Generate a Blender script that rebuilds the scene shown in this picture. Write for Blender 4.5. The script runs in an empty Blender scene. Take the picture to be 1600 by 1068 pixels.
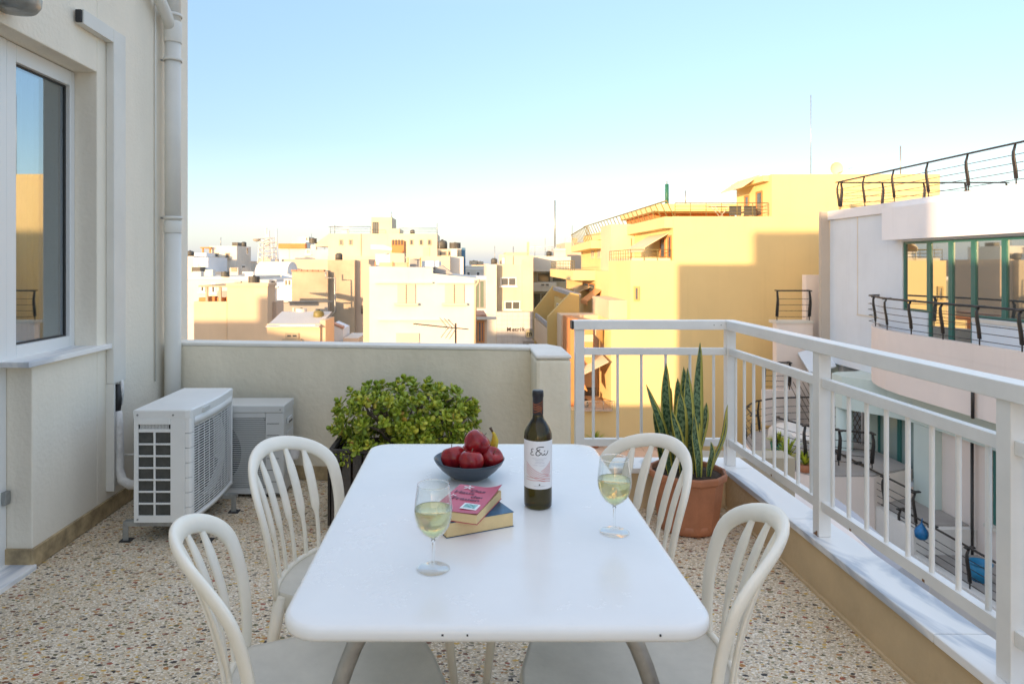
import bpy, math, random
from mathutils import Vector, Matrix
random.seed(7)
R = math.radians
S = bpy.context.scene
# ---------------------------------------------------------------- camera
CAM_Z, F, VX, VY = 1.40, 1040.0, 729.0, 412.0
cd = bpy.data.cameras.new('camera'); cam = bpy.data.objects.new('camera', cd); S.collection.objects.link(cam)
cam.location = (0, 0, CAM_Z); cam.rotation_euler = (R(90), 0, 0)
cd.sensor_width = 36; cd.lens = F * 36 / 1600
cd.shift_x = (800 - VX) / 1600; cd.shift_y = -(534 - VY) / 1600
cd.clip_start = 0.05; cd.clip_end = 6000
cd.dof.use_dof = True; cd.dof.focus_distance = 1.9; cd.dof.aperture_fstop = 11.0
S.camera = cam
# ---------------------------------------------------------------- light
VS = 1.0
AZ, EL = R(35), R(6.5)               # the low sun shines from behind left
w = bpy.data.worlds.new("World"); S.world = w; w.use_nodes = True
wn, wl = w.node_tree.nodes, w.node_tree.links
sky = wn.new('ShaderNodeTexSky'); sky.sky_type = 'NISHITA'; sky.sun_disc = False
sky.sun_elevation = EL; sky.sun_rotation = R(180) + AZ
sky.altitude = 0; sky.air_density = 1.0; sky.dust_density = 1.1; sky.ozone_density = 1.3
hsv = wn.new('ShaderNodeHueSaturation'); hsv.inputs['Saturation'].default_value = 0.95
# pale, hazy evening sky: a veil by height, brightened overhead out of view to fill the shade, added to the clear-sky model all the way round
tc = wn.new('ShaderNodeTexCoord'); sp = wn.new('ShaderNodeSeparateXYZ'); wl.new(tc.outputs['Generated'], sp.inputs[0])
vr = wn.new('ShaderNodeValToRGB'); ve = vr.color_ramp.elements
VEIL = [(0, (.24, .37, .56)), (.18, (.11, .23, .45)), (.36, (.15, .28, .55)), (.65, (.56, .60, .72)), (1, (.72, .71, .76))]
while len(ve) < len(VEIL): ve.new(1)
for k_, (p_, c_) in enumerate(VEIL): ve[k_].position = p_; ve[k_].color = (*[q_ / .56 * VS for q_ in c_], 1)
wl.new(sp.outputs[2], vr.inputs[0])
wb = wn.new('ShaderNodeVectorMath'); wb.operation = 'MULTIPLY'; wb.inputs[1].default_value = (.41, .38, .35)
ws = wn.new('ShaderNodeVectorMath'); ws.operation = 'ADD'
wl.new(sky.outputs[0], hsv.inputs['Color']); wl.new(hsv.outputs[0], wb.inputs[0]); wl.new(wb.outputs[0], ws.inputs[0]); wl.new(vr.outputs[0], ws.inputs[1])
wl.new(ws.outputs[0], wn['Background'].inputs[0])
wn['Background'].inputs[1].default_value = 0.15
ld = bpy.data.lights.new('sun', 'SUN'); ld.energy = 2.0; ld.angle = R(0.6); ld.color = (1, .66, .37)
lo = bpy.data.objects.new('sun', ld); S.collection.objects.link(lo)
SD = Vector((math.sin(AZ) * math.cos(EL), math.cos(AZ) * math.cos(EL), -math.sin(EL)))
lo.rotation_euler = SD.to_track_quat('-Z', 'Y').to_euler()
S.view_settings.view_transform = 'Standard'; S.view_settings.look = 'None'
S.view_settings.exposure = 2.1; S.view_settings.gamma = 1; S.view_settings.use_curve_mapping = False
S.render.engine = 'CYCLES'
try:
    S.cycles.use_denoising = True; S.cycles.max_bounces = 10; S.cycles.transparent_max_bounces = 24
    S.cycles.caustics_reflective = False; S.cycles.caustics_refractive = False
except Exception: pass

# ---------------------------------------------------------------- picture-to-place helpers (used only to measure)
def P(px, py, Y): return ((px - VX) / F * Y, Y, CAM_Z - (py - VY) / F * Y)
def PX(px, Y): return (px - VX) / F * Y
def PZ(py, Y): return CAM_Z - (py - VY) / F * Y

# ---------------------------------------------------------------- mesh builder
class MB:
    def __init__(s): s.v = []; s.f = []; s.uv = None; s.sm = []
    def add(s, vs, fs, smooth=False):
        b = len(s.v); s.v += [tuple(p) for p in vs]; s.f += [tuple(b + i for i in f) for f in fs]; s.sm += [smooth] * len(fs); return s
    def box(s, x0, x1, y0, y1, z0, z1):
        x0, x1 = min(x0, x1), max(x0, x1); y0, y1 = min(y0, y1), max(y0, y1); z0, z1 = min(z0, z1), max(z0, z1)
        return s.add([(x0,y0,z0),(x1,y0,z0),(x1,y1,z0),(x0,y1,z0),(x0,y0,z1),(x1,y0,z1),(x1,y1,z1),(x0,y1,z1)],
                     [(0,3,2,1),(4,5,6,7),(0,1,5,4),(1,2,6,5),(2,3,7,6),(3,0,4,7)])
    def hexa(s, b4, t4):
        return s.add(list(b4) + list(t4), [(0,3,2,1),(4,5,6,7),(0,1,5,4),(1,2,6,5),(2,3,7,6),(3,0,4,7)])
    def prism(s, poly, z0, z1, smooth=False):
        n = len(poly)
        a = sum(poly[i][0]*poly[(i+1)%n][1]-poly[(i+1)%n][0]*poly[i][1] for i in range(n))
        if a < 0: poly = poly[::-1]
        s.add([(x, y, z0) for x, y in poly] + [(x, y, z1) for x, y in poly],
              [tuple(range(n))[::-1], tuple(range(n, 2*n))])
        b = len(s.v) - 2*n
        for i in range(n):
            j = (i+1) % n; s.f.append((b+i, b+j, b+n+j, b+n+i)); s.sm.append(smooth)
        return s
    def ext(s, poly, vec):          # 3-D polygon extruded along vec
        n = len(poly); vec = Vector(vec); q = [Vector(p) for p in poly]; b = len(s.v)
        s.v += [tuple(p) for p in q] + [tuple(p + vec) for p in q]
        s.f += [tuple(b+i for i in range(n)), tuple(b+n+i for i in range(n))[::-1]]; s.sm += [False]*2
        for i in range(n):
            j = (i+1) % n; s.f.append((b+j, b+i, b+n+i, b+n+j)); s.sm.append(False)
        return s
    def tube(s, path, r, n=10, caps=True, up=None, ell=1.0, smooth=True):
        path = [Vector(p) for p in path]; m = len(path); rr = r if isinstance(r, (list, tuple)) else [r]*m
        b = len(s.v); prev = None
        for i, p in enumerate(path):
            t = (path[min(i+1, m-1)] - path[max(i-1, 0)]).normalized()
            if up is not None: a = Vector(up[i] if isinstance(up, list) else up); a = (a - t*a.dot(t)).normalized()
            elif prev is None:
                a = Vector((0, 0, 1)) if abs(t.z) < .9 else Vector((1, 0, 0)); a = (a - t*a.dot(t)).normalized()
            else: a = (prev - t*prev.dot(t)).normalized()
            prev = a; c = t.cross(a)
            for k in range(n):
                th = 2*math.pi*k/n; s.v.append(tuple(p + a*(rr[i]*math.cos(th)) + c*(rr[i]*ell*math.sin(th))))
        for i in range(m-1):
            for k in range(n):
                k2 = (k+1) % n; s.f.append((b+i*n+k, b+i*n+k2, b+(i+1)*n+k2, b+(i+1)*n+k)); s.sm.append(smooth)
        if caps:
            s.f.append(tuple(b+k for k in range(n))[::-1]); s.f.append(tuple(b+(m-1)*n+k for k in range(n))); s.sm += [False]*2
        return s
    def bar(s, a, b, w, h, up=(0, 0, 1)):   # rectangular bar, w across, h along up
        a, b = Vector(a), Vector(b); t = (b-a).normalized(); u = Vector(up); u = (u - t*u.dot(t)).normalized(); c = t.cross(u)
        q = lambda p: [p - c*w/2 - u*h/2, p + c*w/2 - u*h/2, p + c*w/2 + u*h/2, p - c*w/2 + u*h/2]
        A, B = q(a), q(b)
        return s.add(A + B, [(0,1,2,3),(7,6,5,4),(0,4,5,1),(1,5,6,2),(2,6,7,3),(3,7,4,0)])
    def lathe(s, prof, c=(0, 0, 0), n=32, smooth=True, close=False):
        b = len(s.v); m = len(prof)
        for r, z in prof:
            for k in range(n):
                th = 2*math.pi*k/n; s.v.append((c[0]+r*math.cos(th), c[1]+r*math.sin(th), c[2]+z))
        for i in range(m-1 if not close else m):
            j = (i+1) % m
            for k in range(n):
                k2 = (k+1) % n; s.f.append((b+i*n+k, b+i*n+k2, b+j*n+k2, b+j*n+k)); s.sm.append(smooth)
        return s
    def build(s, name, mat, parent=None, bevel=0, seg=2, uv=None):
        me = bpy.data.meshes.new(name); off = Vector((0, 0, 0)); o = parent
        while o is not None: off += o.location; o = o.parent
        me.from_pydata([tuple(Vector(p) - off) for p in s.v], [], s.f)
        me.polygons.foreach_set('use_smooth', s.sm)
        if uv:
            l = me.uv_layers.new(name='uv')
            for lp in me.loops: l.data[lp.index].uv = uv[lp.vertex_index]
        me.materials.append(mat); me.update()
        ob = bpy.data.objects.new(name, me); S.collection.objects.link(ob)
        if parent is not None: ob.parent = parent
        if bevel:
            md = ob.modifiers.new('bevel', 'BEVEL'); md.width = bevel; md.segments = seg; md.limit_method = 'ANGLE'; md.angle_limit = R(40)
        return ob
def tag(o, label=None, cat=None, group=None, kind=None):
    if label: o['label'] = label
    if cat: o['category'] = cat
    if group: o['group'] = group
    if kind: o['kind'] = kind
    return o
def thing(name, label, cat, loc=(0, 0, 0), group=None):
    o = bpy.data.objects.new(name, None); S.collection.objects.link(o); o.location = loc; o.empty_display_size = .1
    return tag(o, label, cat, group)
def struct(name, mb, mat, **k): return tag(mb.build(name, mat, **k), kind='structure')

# ---------------------------------------------------------------- materials
def base(name):
    m = bpy.data.materials.new(name); m.use_nodes = True
    return m, m.node_tree.nodes, m.node_tree.links, m.node_tree.nodes['Principled BSDF']
def paint(name, col, rough=.6, var=.10, scale=2.5, bump=.15, bscale=60, metal=0, spec=.5, streak=0, dirt=None):
    m, n, l, b = base(name)
    b.inputs['Roughness'].default_value = rough; b.inputs['Metallic'].default_value = metal
    b.inputs['Specular IOR Level'].default_value = spec
    t = n.new('ShaderNodeTexCoord'); nz = n.new('ShaderNodeTexNoise'); nz.inputs['Scale'].default_value = scale
    nz.inputs['Detail'].default_value = 6; nz.inputs['Roughness'].default_value = .6
    mp = n.new('ShaderNodeMapping'); mp.inputs['Scale'].default_value = (1, 1, 1 if not streak else streak)
    l.new(t.outputs['Object'], mp.inputs[0]); l.new(mp.outputs[0], nz.inputs['Vector'])
    cr = n.new('ShaderNodeValToRGB'); cr.color_ramp.elements[0].position = .3; cr.color_ramp.elements[1].position = .7
    d = dirt or tuple(c*(1-var*1.6) for c in col)
    cr.color_ramp.elements[0].color = (*d, 1); cr.color_ramp.elements[1].color = (*[min(1, c*(1+var*.35)) for c in col], 1)
    l.new(nz.outputs[0], cr.inputs[0]); l.new(cr.outputs[0], b.inputs['Base Color'])
    if bump:
        n2 = n.new('ShaderNodeTexNoise'); n2.inputs['Scale'].default_value = bscale; n2.inputs['Detail'].default_value = 5
        bp = n.new('ShaderNodeBump'); bp.inputs['Strength'].default_value = bump; bp.inputs['Distance'].default_value = .01
        l.new(t.outputs['Object'], n2.inputs['Vector']); l.new(n2.outputs[0], bp.inputs['Height']); l.new(bp.outputs[0], b.inputs['Normal'])
    return m
def flat(name, col, rough=.5, metal=0, spec=.5):
    m, n, l, b = base(name); b.inputs['Base Color'].default_value = (*col, 1)
    b.inputs['Roughness'].default_value = rough; b.inputs['Metallic'].default_value = metal; b.inputs['Specular IOR Level'].default_value = spec
    return m
def thin_glass(name, tint=(1, 1, 1), refl=.0, gloss=(1, 1, 1), ior=1.5):
    m, n, l, b = base(name); n.remove(b)
    tr = n.new('ShaderNodeBsdfTransparent'); tr.inputs[0].default_value = (*tint, 1)
    gl = n.new('ShaderNodeBsdfGlossy'); gl.inputs['Roughness'].default_value = .01; gl.inputs[0].default_value = (*gloss, 1)
    fr = n.new('ShaderNodeLayerWeight'); fr.inputs[0].default_value = .5
    pw = n.new('ShaderNodeMath'); pw.operation = 'POWER'; pw.inputs[1].default_value = 4.0; l.new(fr.outputs['Facing'], pw.inputs[0])
    ad = n.new('ShaderNodeMath'); ad.operation = 'MULTIPLY_ADD'; ad.use_clamp = True; ad.inputs[1].default_value = .75; ad.inputs[2].default_value = refl
    l.new(pw.outputs[0], ad.inputs[0])
    ms = n.new('ShaderNodeMixShader'); l.new(ad.outputs[0], ms.inputs[0]); l.new(tr.outputs[0], ms.inputs[1]); l.new(gl.outputs[0], ms.inputs[2])
    l.new(ms.outputs[0], n['Material Output'].inputs[0]); return m
def marble(name, a, v, scale=3):
    m, n, l, b = base(name); b.inputs['Roughness'].default_value = .32
    t = n.new('ShaderNodeTexCoord'); mp = n.new('ShaderNodeMapping'); mp.inputs['Rotation'].default_value = (0, 0, .5); mp.inputs['Scale'].default_value = (1, .45, 1)
    nz = n.new('ShaderNodeTexNoise'); nz.inputs['Scale'].default_value = scale; nz.inputs['Detail'].default_value = 8; nz.inputs['Distortion'].default_value = 1.6
    cr = n.new('ShaderNodeValToRGB'); e = cr.color_ramp.elements
    e[0].position = .40; e[0].color = (*v, 1); e[1].position = .50; e[1].color = (*a, 1)
    l.new(t.outputs['Object'], mp.inputs[0]); l.new(mp.outputs[0], nz.inputs['Vector']); l.new(nz.outputs[0], cr.inputs[0]); l.new(cr.outputs[0], b.inputs['Base Color'])
    return m

def terrazzo():
    m, n, l, b = base('terrazzo'); b.inputs['Roughness'].default_value = .5
    t = n.new('ShaderNodeTexCoord')
    nd = n.new('ShaderNodeTexNoise'); nd.inputs['Scale'].default_value = 70; nd.inputs['Detail'].default_value = 2
    l.new(t.outputs['Object'], nd.inputs['Vector'])
    sc = n.new('ShaderNodeVectorMath'); sc.operation = 'SCALE'; sc.inputs['Scale'].default_value = .016
    l.new(nd.outputs['Color'], sc.inputs[0])
    mpp = n.new('ShaderNodeMapping'); mpp.inputs['Scale'].default_value = (.8, 1.25, 1); mpp.inputs['Rotation'].default_value = (0, 0, .35); l.new(t.outputs['Object'], mpp.inputs[0])
    av = n.new('ShaderNodeVectorMath'); av.operation = 'ADD'; l.new(mpp.outputs[0], av.inputs[0]); l.new(sc.outputs[0], av.inputs[1])
    def vor(scale, thr_lo, thr_hi):
        v = n.new('ShaderNodeTexVoronoi'); v.voronoi_dimensions = '2D'; v.inputs['Scale'].default_value = scale; v.inputs['Randomness'].default_value = 1
        l.new(av.outputs[0], v.inputs['Vector'])
        s = n.new('ShaderNodeSeparateColor'); l.new(v.outputs['Color'], s.inputs[0])
        mr = n.new('ShaderNodeMapRange'); mr.inputs[3].default_value = thr_lo; mr.inputs[4].default_value = thr_hi; l.new(s.outputs[1], mr.inputs[0])
        lt = n.new('ShaderNodeMath'); lt.operation = 'LESS_THAN'; l.new(v.outputs['Distance'], lt.inputs[0]); l.new(mr.outputs[0], lt.inputs[1])
        return lt, s
    def ramp(src, cols, out='CONSTANT'):
        c = n.new('ShaderNodeValToRGB'); c.color_ramp.interpolation = out; e = c.color_ramp.elements
        while len(e) < len(cols): e.new(1)
        for i, (p, k) in enumerate(cols): e[i].position = p; e[i].color = (*k, 1)
        l.new(src, c.inputs[0]); return c
    def mix(f, a, bb):
        x = n.new('ShaderNodeMix'); x.data_type = 'RGBA'; l.new(f, x.inputs[0]); l.new(a, x.inputs[6]); l.new(bb, x.inputs[7]); return x.outputs[2]
    nb = n.new('ShaderNodeTexNoise'); nb.inputs['Scale'].default_value = 2.2; nb.inputs['Detail'].default_value = 5; l.new(t.outputs['Object'], nb.inputs['Vector'])
    ground = ramp(nb.outputs[0], [(.35, (.54, .44, .30)), (.65, (.68, .58, .43))], 'LINEAR').outputs[0]
    f1, s1 = vor(130, .25, .62)
    c1 = ramp(s1.outputs[0], [(0, (.80, .72, .60)), (.35, (.46, .40, .32)), (.55, (.62, .50, .34)), (.75, (.88, .82, .72))]).outputs[0]
    col = mix(f1.outputs[0], ground, c1)
    f3, s3 = vor(76, -.22, .42)
    c3 = ramp(s3.outputs[2], [(0, (.12, .09, .06)), (.25, (.42, .24, .09)), (.45, (.24, .22, .11)), (.62, (.44, .38, .30)), (.80, (.62, .42, .14))]).outputs[0]
    col = mix(f3.outputs[0], col, c3)
    f2, s2 = vor(44, -.32, .43)
    c2 = ramp(s2.outputs[0], [(0, (.04, .03, .025)), (.15, (.18, .07, .03)), (.32, (.42, .18, .04)), (.48, (.12, .11, .04)), (.62, (.62, .40, .08)), (.76, (.20, .17, .14)), (.90, (.34, .08, .04))]).outputs[0]
    col = mix(f2.outputs[0], col, c2)
    ng = n.new('ShaderNodeTexNoise'); ng.inputs['Scale'].default_value = 1.3; ng.inputs['Detail'].default_value = 7; ng.inputs['Roughness'].default_value = .65; l.new(t.outputs['Object'], ng.inputs['Vector'])
    gr = ramp(ng.outputs[0], [(.30, (.66, .56, .42)), (.48, (1, .97, .92)), (.62, (1, 1, 1))], 'LINEAR')
    mm = n.new('ShaderNodeMix'); mm.data_type = 'RGBA'; mm.blend_type = 'MULTIPLY'; mm.inputs[0].default_value = .75; l.new(col, mm.inputs[6]); l.new(gr.outputs[0], mm.inputs[7]); col = mm.outputs[2]
    l.new(col, b.inputs['Base Color'])
    nr = n.new('ShaderNodeTexNoise'); nr.inputs['Scale'].default_value = 300
    l.new(t.outputs['Object'], nr.inputs['Vector'])
    bp = n.new('ShaderNodeBump'); bp.inputs['Strength'].default_value = .25; bp.inputs['Distance'].default_value = .002
    l.new(nr.outputs[0], bp.inputs['Height']); l.new(bp.outputs[0], b.inputs['Normal'])
    return m

M = dict(
    terrazzo=terrazzo(),
    house=paint('house_plaster', (.87, .80, .67), .8, .06, 2.4, .35, 45, streak=.35),
    parapet=paint('parapet_plaster', (.88, .80, .64), .85, .12, 3.2, .4, 30, dirt=(.76, .69, .54), streak=.45),
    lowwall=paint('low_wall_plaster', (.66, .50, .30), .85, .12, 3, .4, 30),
    capw=paint('parapet_cap', (.84, .81, .74), .7, .08, 4, .3, 40),
    skirt=paint('skirting_stone', (.48, .36, .20), .6, .35, 14, .3, 60),
    marble=marble('white_marble', (.86, .85, .83), (.46, .50, .56)),
    alu=flat('white_frame', (.80, .80, .78), .35),
    rail=paint('rail_paint', (.82, .82, .80), .35, .05, 6, .03, 40),
    table=paint('table_enamel', (.86, .86, .85), .30, .03, 3, .02, 20),
    steel=paint('brushed_steel', (.50, .49, .47), .33, .3, 9, .1, 60, metal=.9),
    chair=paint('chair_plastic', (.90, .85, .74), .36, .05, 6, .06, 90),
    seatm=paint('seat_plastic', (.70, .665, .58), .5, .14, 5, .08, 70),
    pipe=paint('pipe_plastic', (.74, .72, .66), .5, .06, 3, .1, 30),
    acw=paint('ac_casing', (.84, .84, .81), .4, .04, 4, .02, 50),
    acg=paint('ac_casing_grey', (.62, .63, .61), .45, .05, 4, .02, 50),
    fins=paint('ac_fins', (.085, .085, .075), .6, .2, 30, .3, 200),
    dark=flat('dark_void', (.02, .02, .022), .6),
    black=flat('black_rubber', (.03, .03, .03), .5),
    galv=paint('galvanised', (.38, .39, .38), .4, .2, 20, .1, 80, metal=.6),
    wood=paint('weathered_wood', (.10, .085, .07), .8, .45, 9, .5, 70, streak=.12),
    terracotta=paint('terracotta', (.50, .20, .10), .6, .22, 5, .1, 50),
    soil=paint('soil', (.09, .06, .04), .95, .4, 40, 1, 80),
    bark=paint('bark', (.22, .17, .12), .8, .3, 30, .4, 100),
    slate=flat('slate_ceramic', (.045, .06, .08), .28),
    bottle=None, paper=paint('book_pages', (.74, .56, .29), .9, .08, 20, .1, 200),
    iron=paint('black_iron', (.025, .024, .023), .45, .3, 20, .2, 60),
    green=flat('green_frame', (.03, .15, .135), .35),
    curtain=paint('curtain', (.62, .60, .55), .9, .1, 4, 0),
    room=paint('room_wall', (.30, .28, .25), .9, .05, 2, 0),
)
# ---------------------------------------------------------------- ground
struct('ground', MB().box(-2500, 2500, -200, 5000, -13.5, -13), paint('ground_earth', (.30, .28, .25), .9, .3, .05, 0))
# ---------------------------------------------------------------- own terrace
struct('terrace_floor', MB().box(-2.02, 1.52, -3.0, 4.6, -.25, 0), M['terrazzo'])
H = thing('apartment_house', 'cream plastered house wall on the left with window and marble sill', 'house', (-2, 3, 0))
YD0, YD1, YW, ZL, ZS = 1.9, 3.065, 3.605, 2.435, .93
hw = MB()
hw.box(-2.30, -2, YW, 4.78, -.25, 4.35)
hw.box(-2.30, -2, -7, YD0, -.25, 4.35)
hw.box(-2.30, -2, YD0, YW, ZL, 4.35)
hw.box(-2.30, -2, YD1, YW, -.25, ZS)
hw.build('wall', M['house'], H, bevel=.006)
hb = MB().box(-6.65, -2.30, 4.48, 4.777, -13, 4.35).box(-6.65, -6.35, -7, 4.48, -13, 4.35).box(-6.35, -2.30, -7, -6.7, -13, 4.35)
hb.build('rear_wall', M['house'], H)
MB().box(-6.6, -2.05, -6.95, 4.72, 4.15, 4.352).build('roof', M['house'], H)
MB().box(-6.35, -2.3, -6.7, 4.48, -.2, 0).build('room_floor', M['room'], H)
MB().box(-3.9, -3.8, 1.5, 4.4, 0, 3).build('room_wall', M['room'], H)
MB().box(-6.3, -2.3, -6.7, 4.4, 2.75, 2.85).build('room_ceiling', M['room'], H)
MB().box(-6.7, 12, -13, -7.0, -13, -.3).build('lower_storey', M['house'], H)
# window: reveal stays, white frame set back
wf = thing('window', None, None, (-2.13, 3.33, 1.7)); wf.parent = H; wf.location = Vector((-2.13, 3.33, 1.7)) - H.location
def wbar(y0, y1, z0, z1, x0=-2.175, x1=-2.12): return MB().box(x0, x1, y0, y1, z0, z1).build('window_frame', M['alu'], wf, bevel=.004)
wbar(3.065, 3.135, ZS+.02, ZL-.003); wbar(3.56, YW-.002, ZS+.02, ZL-.003); wbar(3.135, 3.56, ZL-.085, ZL-.004); wbar(3.135, 3.56, ZS+.02, ZS+.085)
MB().box(-2.160, -2.148, 3.135, 3.56, ZS+.085, ZL-.085).build('pane', thin_glass('window_glass', (.72, .80, .84), .34, (.82, .90, .97)), wf)
gk = MB(); 
for a in ((3.131, 3.141, ZS+.085, ZL-.085), (3.548, 3.560, ZS+.085, ZL-.085), (3.141, 3.548, ZL-.094, ZL-.083), (3.141, 3.548, ZS+.083, ZS+.094)):
    gk.box(-2.152, -2.1425, *a)
gk.build('gasket', M['black'], wf)
# curtain folds inside
cv = []; cfc = []
for i in range(60):
    y = 3.34 + i*.0066; x = -2.40 + .03*math.sin(i*.75) + .012*math.sin(i*2.1)
    cv += [(x, y, .05), (x + .01, y, 2.5)]
for i in range(59): cfc.append((2*i, 2*i+2, 2*i+3, 2*i+1))
MB().add(cv, cfc, True).build('curtain', M['curtain'], wf)
# door frame towards the camera side
dr = thing('door', None, None); dr.parent = H; dr.location = Vector((-2.13, 2.5, 0)) - H.location
for a in ((2.985, 3.062, .02, ZL-.003), (1.902, 1.97, .02, ZL-.003), (1.97, 2.985, ZL-.09, ZL-.004), (1.97, 2.985, .02, .14)):
    MB().box(-2.178, -2.116, *a).build('door_frame', M['alu'], dr, bevel=.004)
MB().box(-2.160, -2.148, 1.97, 2.985, .14, ZL-.09).build('pane', bpy.data.materials['window_glass'], dr)
MB().box(-2.117, -2.095, 3.025, 3.060, .30, .36).build('hinge', M['galv'], dr, bevel=.003)
MB().box(-2.29, -1.975, 1.9, 3.06, -.01, .022).build('threshold', M['marble'], H, bevel=.003)
MB().box(-2.125, -1.965, 2.99, 3.70, ZS+.002, ZS+.028).build('window_sill', M['marble'], H, bevel=.003)
for (a, b_) in (((-1.988, 3.07), 4.40),): MB().box(-2.001, -1.986, 3.052, 4.40, .003, .092).build('skirting', M['skirt'], H, bevel=.002)
MB().box(-2.125, -2.001, 3.050, 3.0645, .003, .092).build('skirting', M['skirt'], H, bevel=.002)
# trunking
MB().box(-1.999, -1.955, 3.69, 3.82, .735, 2.70).build('trunking', M['pipe'], H, bevel=.004)
tk = MB().box(-1.999, -1.955, 3.40, 3.689, 2.625, 2.70); tk.build('trunking', M['pipe'], H, bevel=.002)
MB().box(-1.990, -1.962, 3.385, 3.3995, 2.632, 2.693).build('trunking_opening', M['dark'], H)
# (lower trunking, one side only, open towards the AC)
MB().box(-1.999, -1.955, 3.69, 3.705, .14, .734).build('trunking', M['pipe'], H)
MB().box(-1.999, -1.99, 3.705, 3.82, .14, .734).build('trunking', M['pipe'], H)
tk = thing('downpipe', 'cream plastic rain pipe running up the house corner', 'pipe', (-1.922, 4.36, 0))
MB().tube([(-1.922, 4.355, .0), (-1.922, 4.355, 1.62)], .0515, 20).build('pipe_section', M['pipe'], tk)
MB().tube([(-1.922, 4.355, 1.62), (-1.922, 4.355, 2.86)], .0500, 20).build('pipe_section', M['pipe'], tk)
MB().tube([(-1.922, 4.355, 1.60), (-1.922, 4.355, 1.68)], .0560, 20).build('pipe_socket', M['pipe'], tk, bevel=.004)
MB().tube([(-1.922, 4.355, 2.84), (-1.922, 4.355, 2.98)], .0560, 20).build('pipe_socket', M['pipe'], tk, bevel=.004)
MB().tube([(-1.922, 4.355, 2.95), (-1.922, 4.355, 3.6)], .0500, 20).build('pipe_section', M['pipe'], tk)
MB().tube([(-1.922, 4.355, 2.90), (-1.93, 4.28, 3.0), (-1.935, 4.16, 3.09), (-1.94, 4.0, 3.2), (-1.94, 3.9, 3.26)], .037, 16).build('elbow', M['pipe'], tk)
for z in (1.70, 2.73, 3.02):
    MB().lathe([(.053, -.010), (.059, -.010), (.059, .010), (.053, .010)], (-1.922, 4.355, z), 20, close=True).build('clamp', M['pipe'], tk)
    MB().box(-2.0, -1.955, 4.350, 4.360, z-.006, z+.006).build('clamp_pin', M['galv'], tk)
tag(MB().tube([(-1.991, 4.26, 3.4), (-1.991, 4.26, .65)], .005, 6).build('cable', M['pipe']), 'thin cream cable clipped to the wall beside the rain pipe', 'cable')
lp = thing('wall_lamp', 'grey oval bulkhead lamp high on the house wall above the door', 'lamp', (-1.93, 2.81, 2.53))
MB().lathe([(0, -.055), (.09, -.052), (.105, -.03), (.108, 0)], (-1.93, 2.83, 2.535), 24).build('lamp_base', M['galv'], lp)
MB().lathe([(.088, 0), (.085, .05), (.06, .085), (0, .1)], (-1.93, 2.83, 2.537), 24).build('lamp_shade', flat('opal', (.7, .7, .68), .3), lp)
MB().tube([(-1.93, 2.83, 2.48), (-1.93, 2.83, 2.66)], .03, 12).build('bracket', M['galv'], lp)
MB().box(-2.0, -1.92, 2.79, 2.87, 2.5, 2.6).build('bracket', M['galv'], lp)

# back parapet (slightly skew) and its pier
PAR = thing('parapet_wall', 'beige plastered parapet wall behind the air conditioners and plant', 'wall', (-.8, 4.3, 0))
def skew(x): return 4.44 - .115*(x + 2)
MB().prism([(-1.999, skew(-2)), (.40, skew(.4)), (.40, skew(.4)+.13), (-1.999, skew(-2)+.13)], -.25, .855).build('wall', M['parapet'], PAR)
MB().prism([(-1.998, skew(-2)-.006), (.397, skew(.4)-.006), (.397, skew(.4)+.15), (-1.998, skew(-2)+.15)], .8555, .88).build('coping', M['capw'], PAR, bevel=.008)
MB().prism([(-1.98, skew(-2)-.016), (.395, skew(.4)-.016), (.395, skew(.4)-.0005), (-1.98, skew(-2)-.0005)], .003, .09).build('skirting', M['skirt'], PAR, bevel=.002)
MB().box(.398, .600, 3.81, 4.34, -.25, .853).build('pier', M['parapet'], PAR, bevel=.02)
MB().prism([(.396, 3.805), (.603, 3.805), (.603, 4.20), (.53, 4.35), (.396, 4.35)], .8535, .878).build('pier_coping', M['capw'], PAR, bevel=.012)
# right low wall with marble coping
LW = thing('low_wall', 'tan plastered low wall with white marble coping under the railing', 'wall', (1.55, 2.5, 0))
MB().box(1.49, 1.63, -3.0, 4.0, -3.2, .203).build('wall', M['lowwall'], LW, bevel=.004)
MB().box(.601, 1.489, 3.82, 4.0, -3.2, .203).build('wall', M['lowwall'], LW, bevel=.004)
ys = [-3.0, -.9, .62, 2.10, 3.05, 3.80]
for a, b_ in zip(ys, ys[1:]): MB().box(1.472, 1.645, a+.001, b_-.001, .2035, .234).build('marble_slab', M['marble'], LW, bevel=.004)
MB().box(.602, 1.645, 3.801, 4.02, .2035, .234).build('marble_slab', M['marble'], LW, bevel=.004)
MB().box(1.476, 1.4895, -3, 3.819, .0, .012).build('floor_joint', M['lowwall'], LW)

db = MB(); rq = random.Random(21)
for k in range(260):
    if k % 3 == 0: x, y = rq.uniform(1.36, 1.485)-abs(rq.gauss(0, .04)), rq.uniform(.9, 3.8)
    elif k % 3 == 1: x, y = -1.98+abs(rq.gauss(0, .06)), rq.uniform(3.1, 4.3)
    else: x, y = rq.uniform(-1.6, 1.4), rq.uniform(1.2, 4.0)
    a = rq.uniform(0, 6.28); r_ = rq.uniform(.002, .006)
    db.add([(x, y, .0012), (x+r_*math.cos(a), y+r_*math.sin(a), .004), (x+r_*1.2*math.cos(a+.8), y+r_*1.2*math.sin(a+.8), .0015)], [(0, 1, 2)])
tag(db.build('fallen_debris', flat('debris', (.12, .07, .035), .9)), 'dry leaf crumbs and specks of dirt scattered on the terrace floor', None, None, 'stuff')
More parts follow.
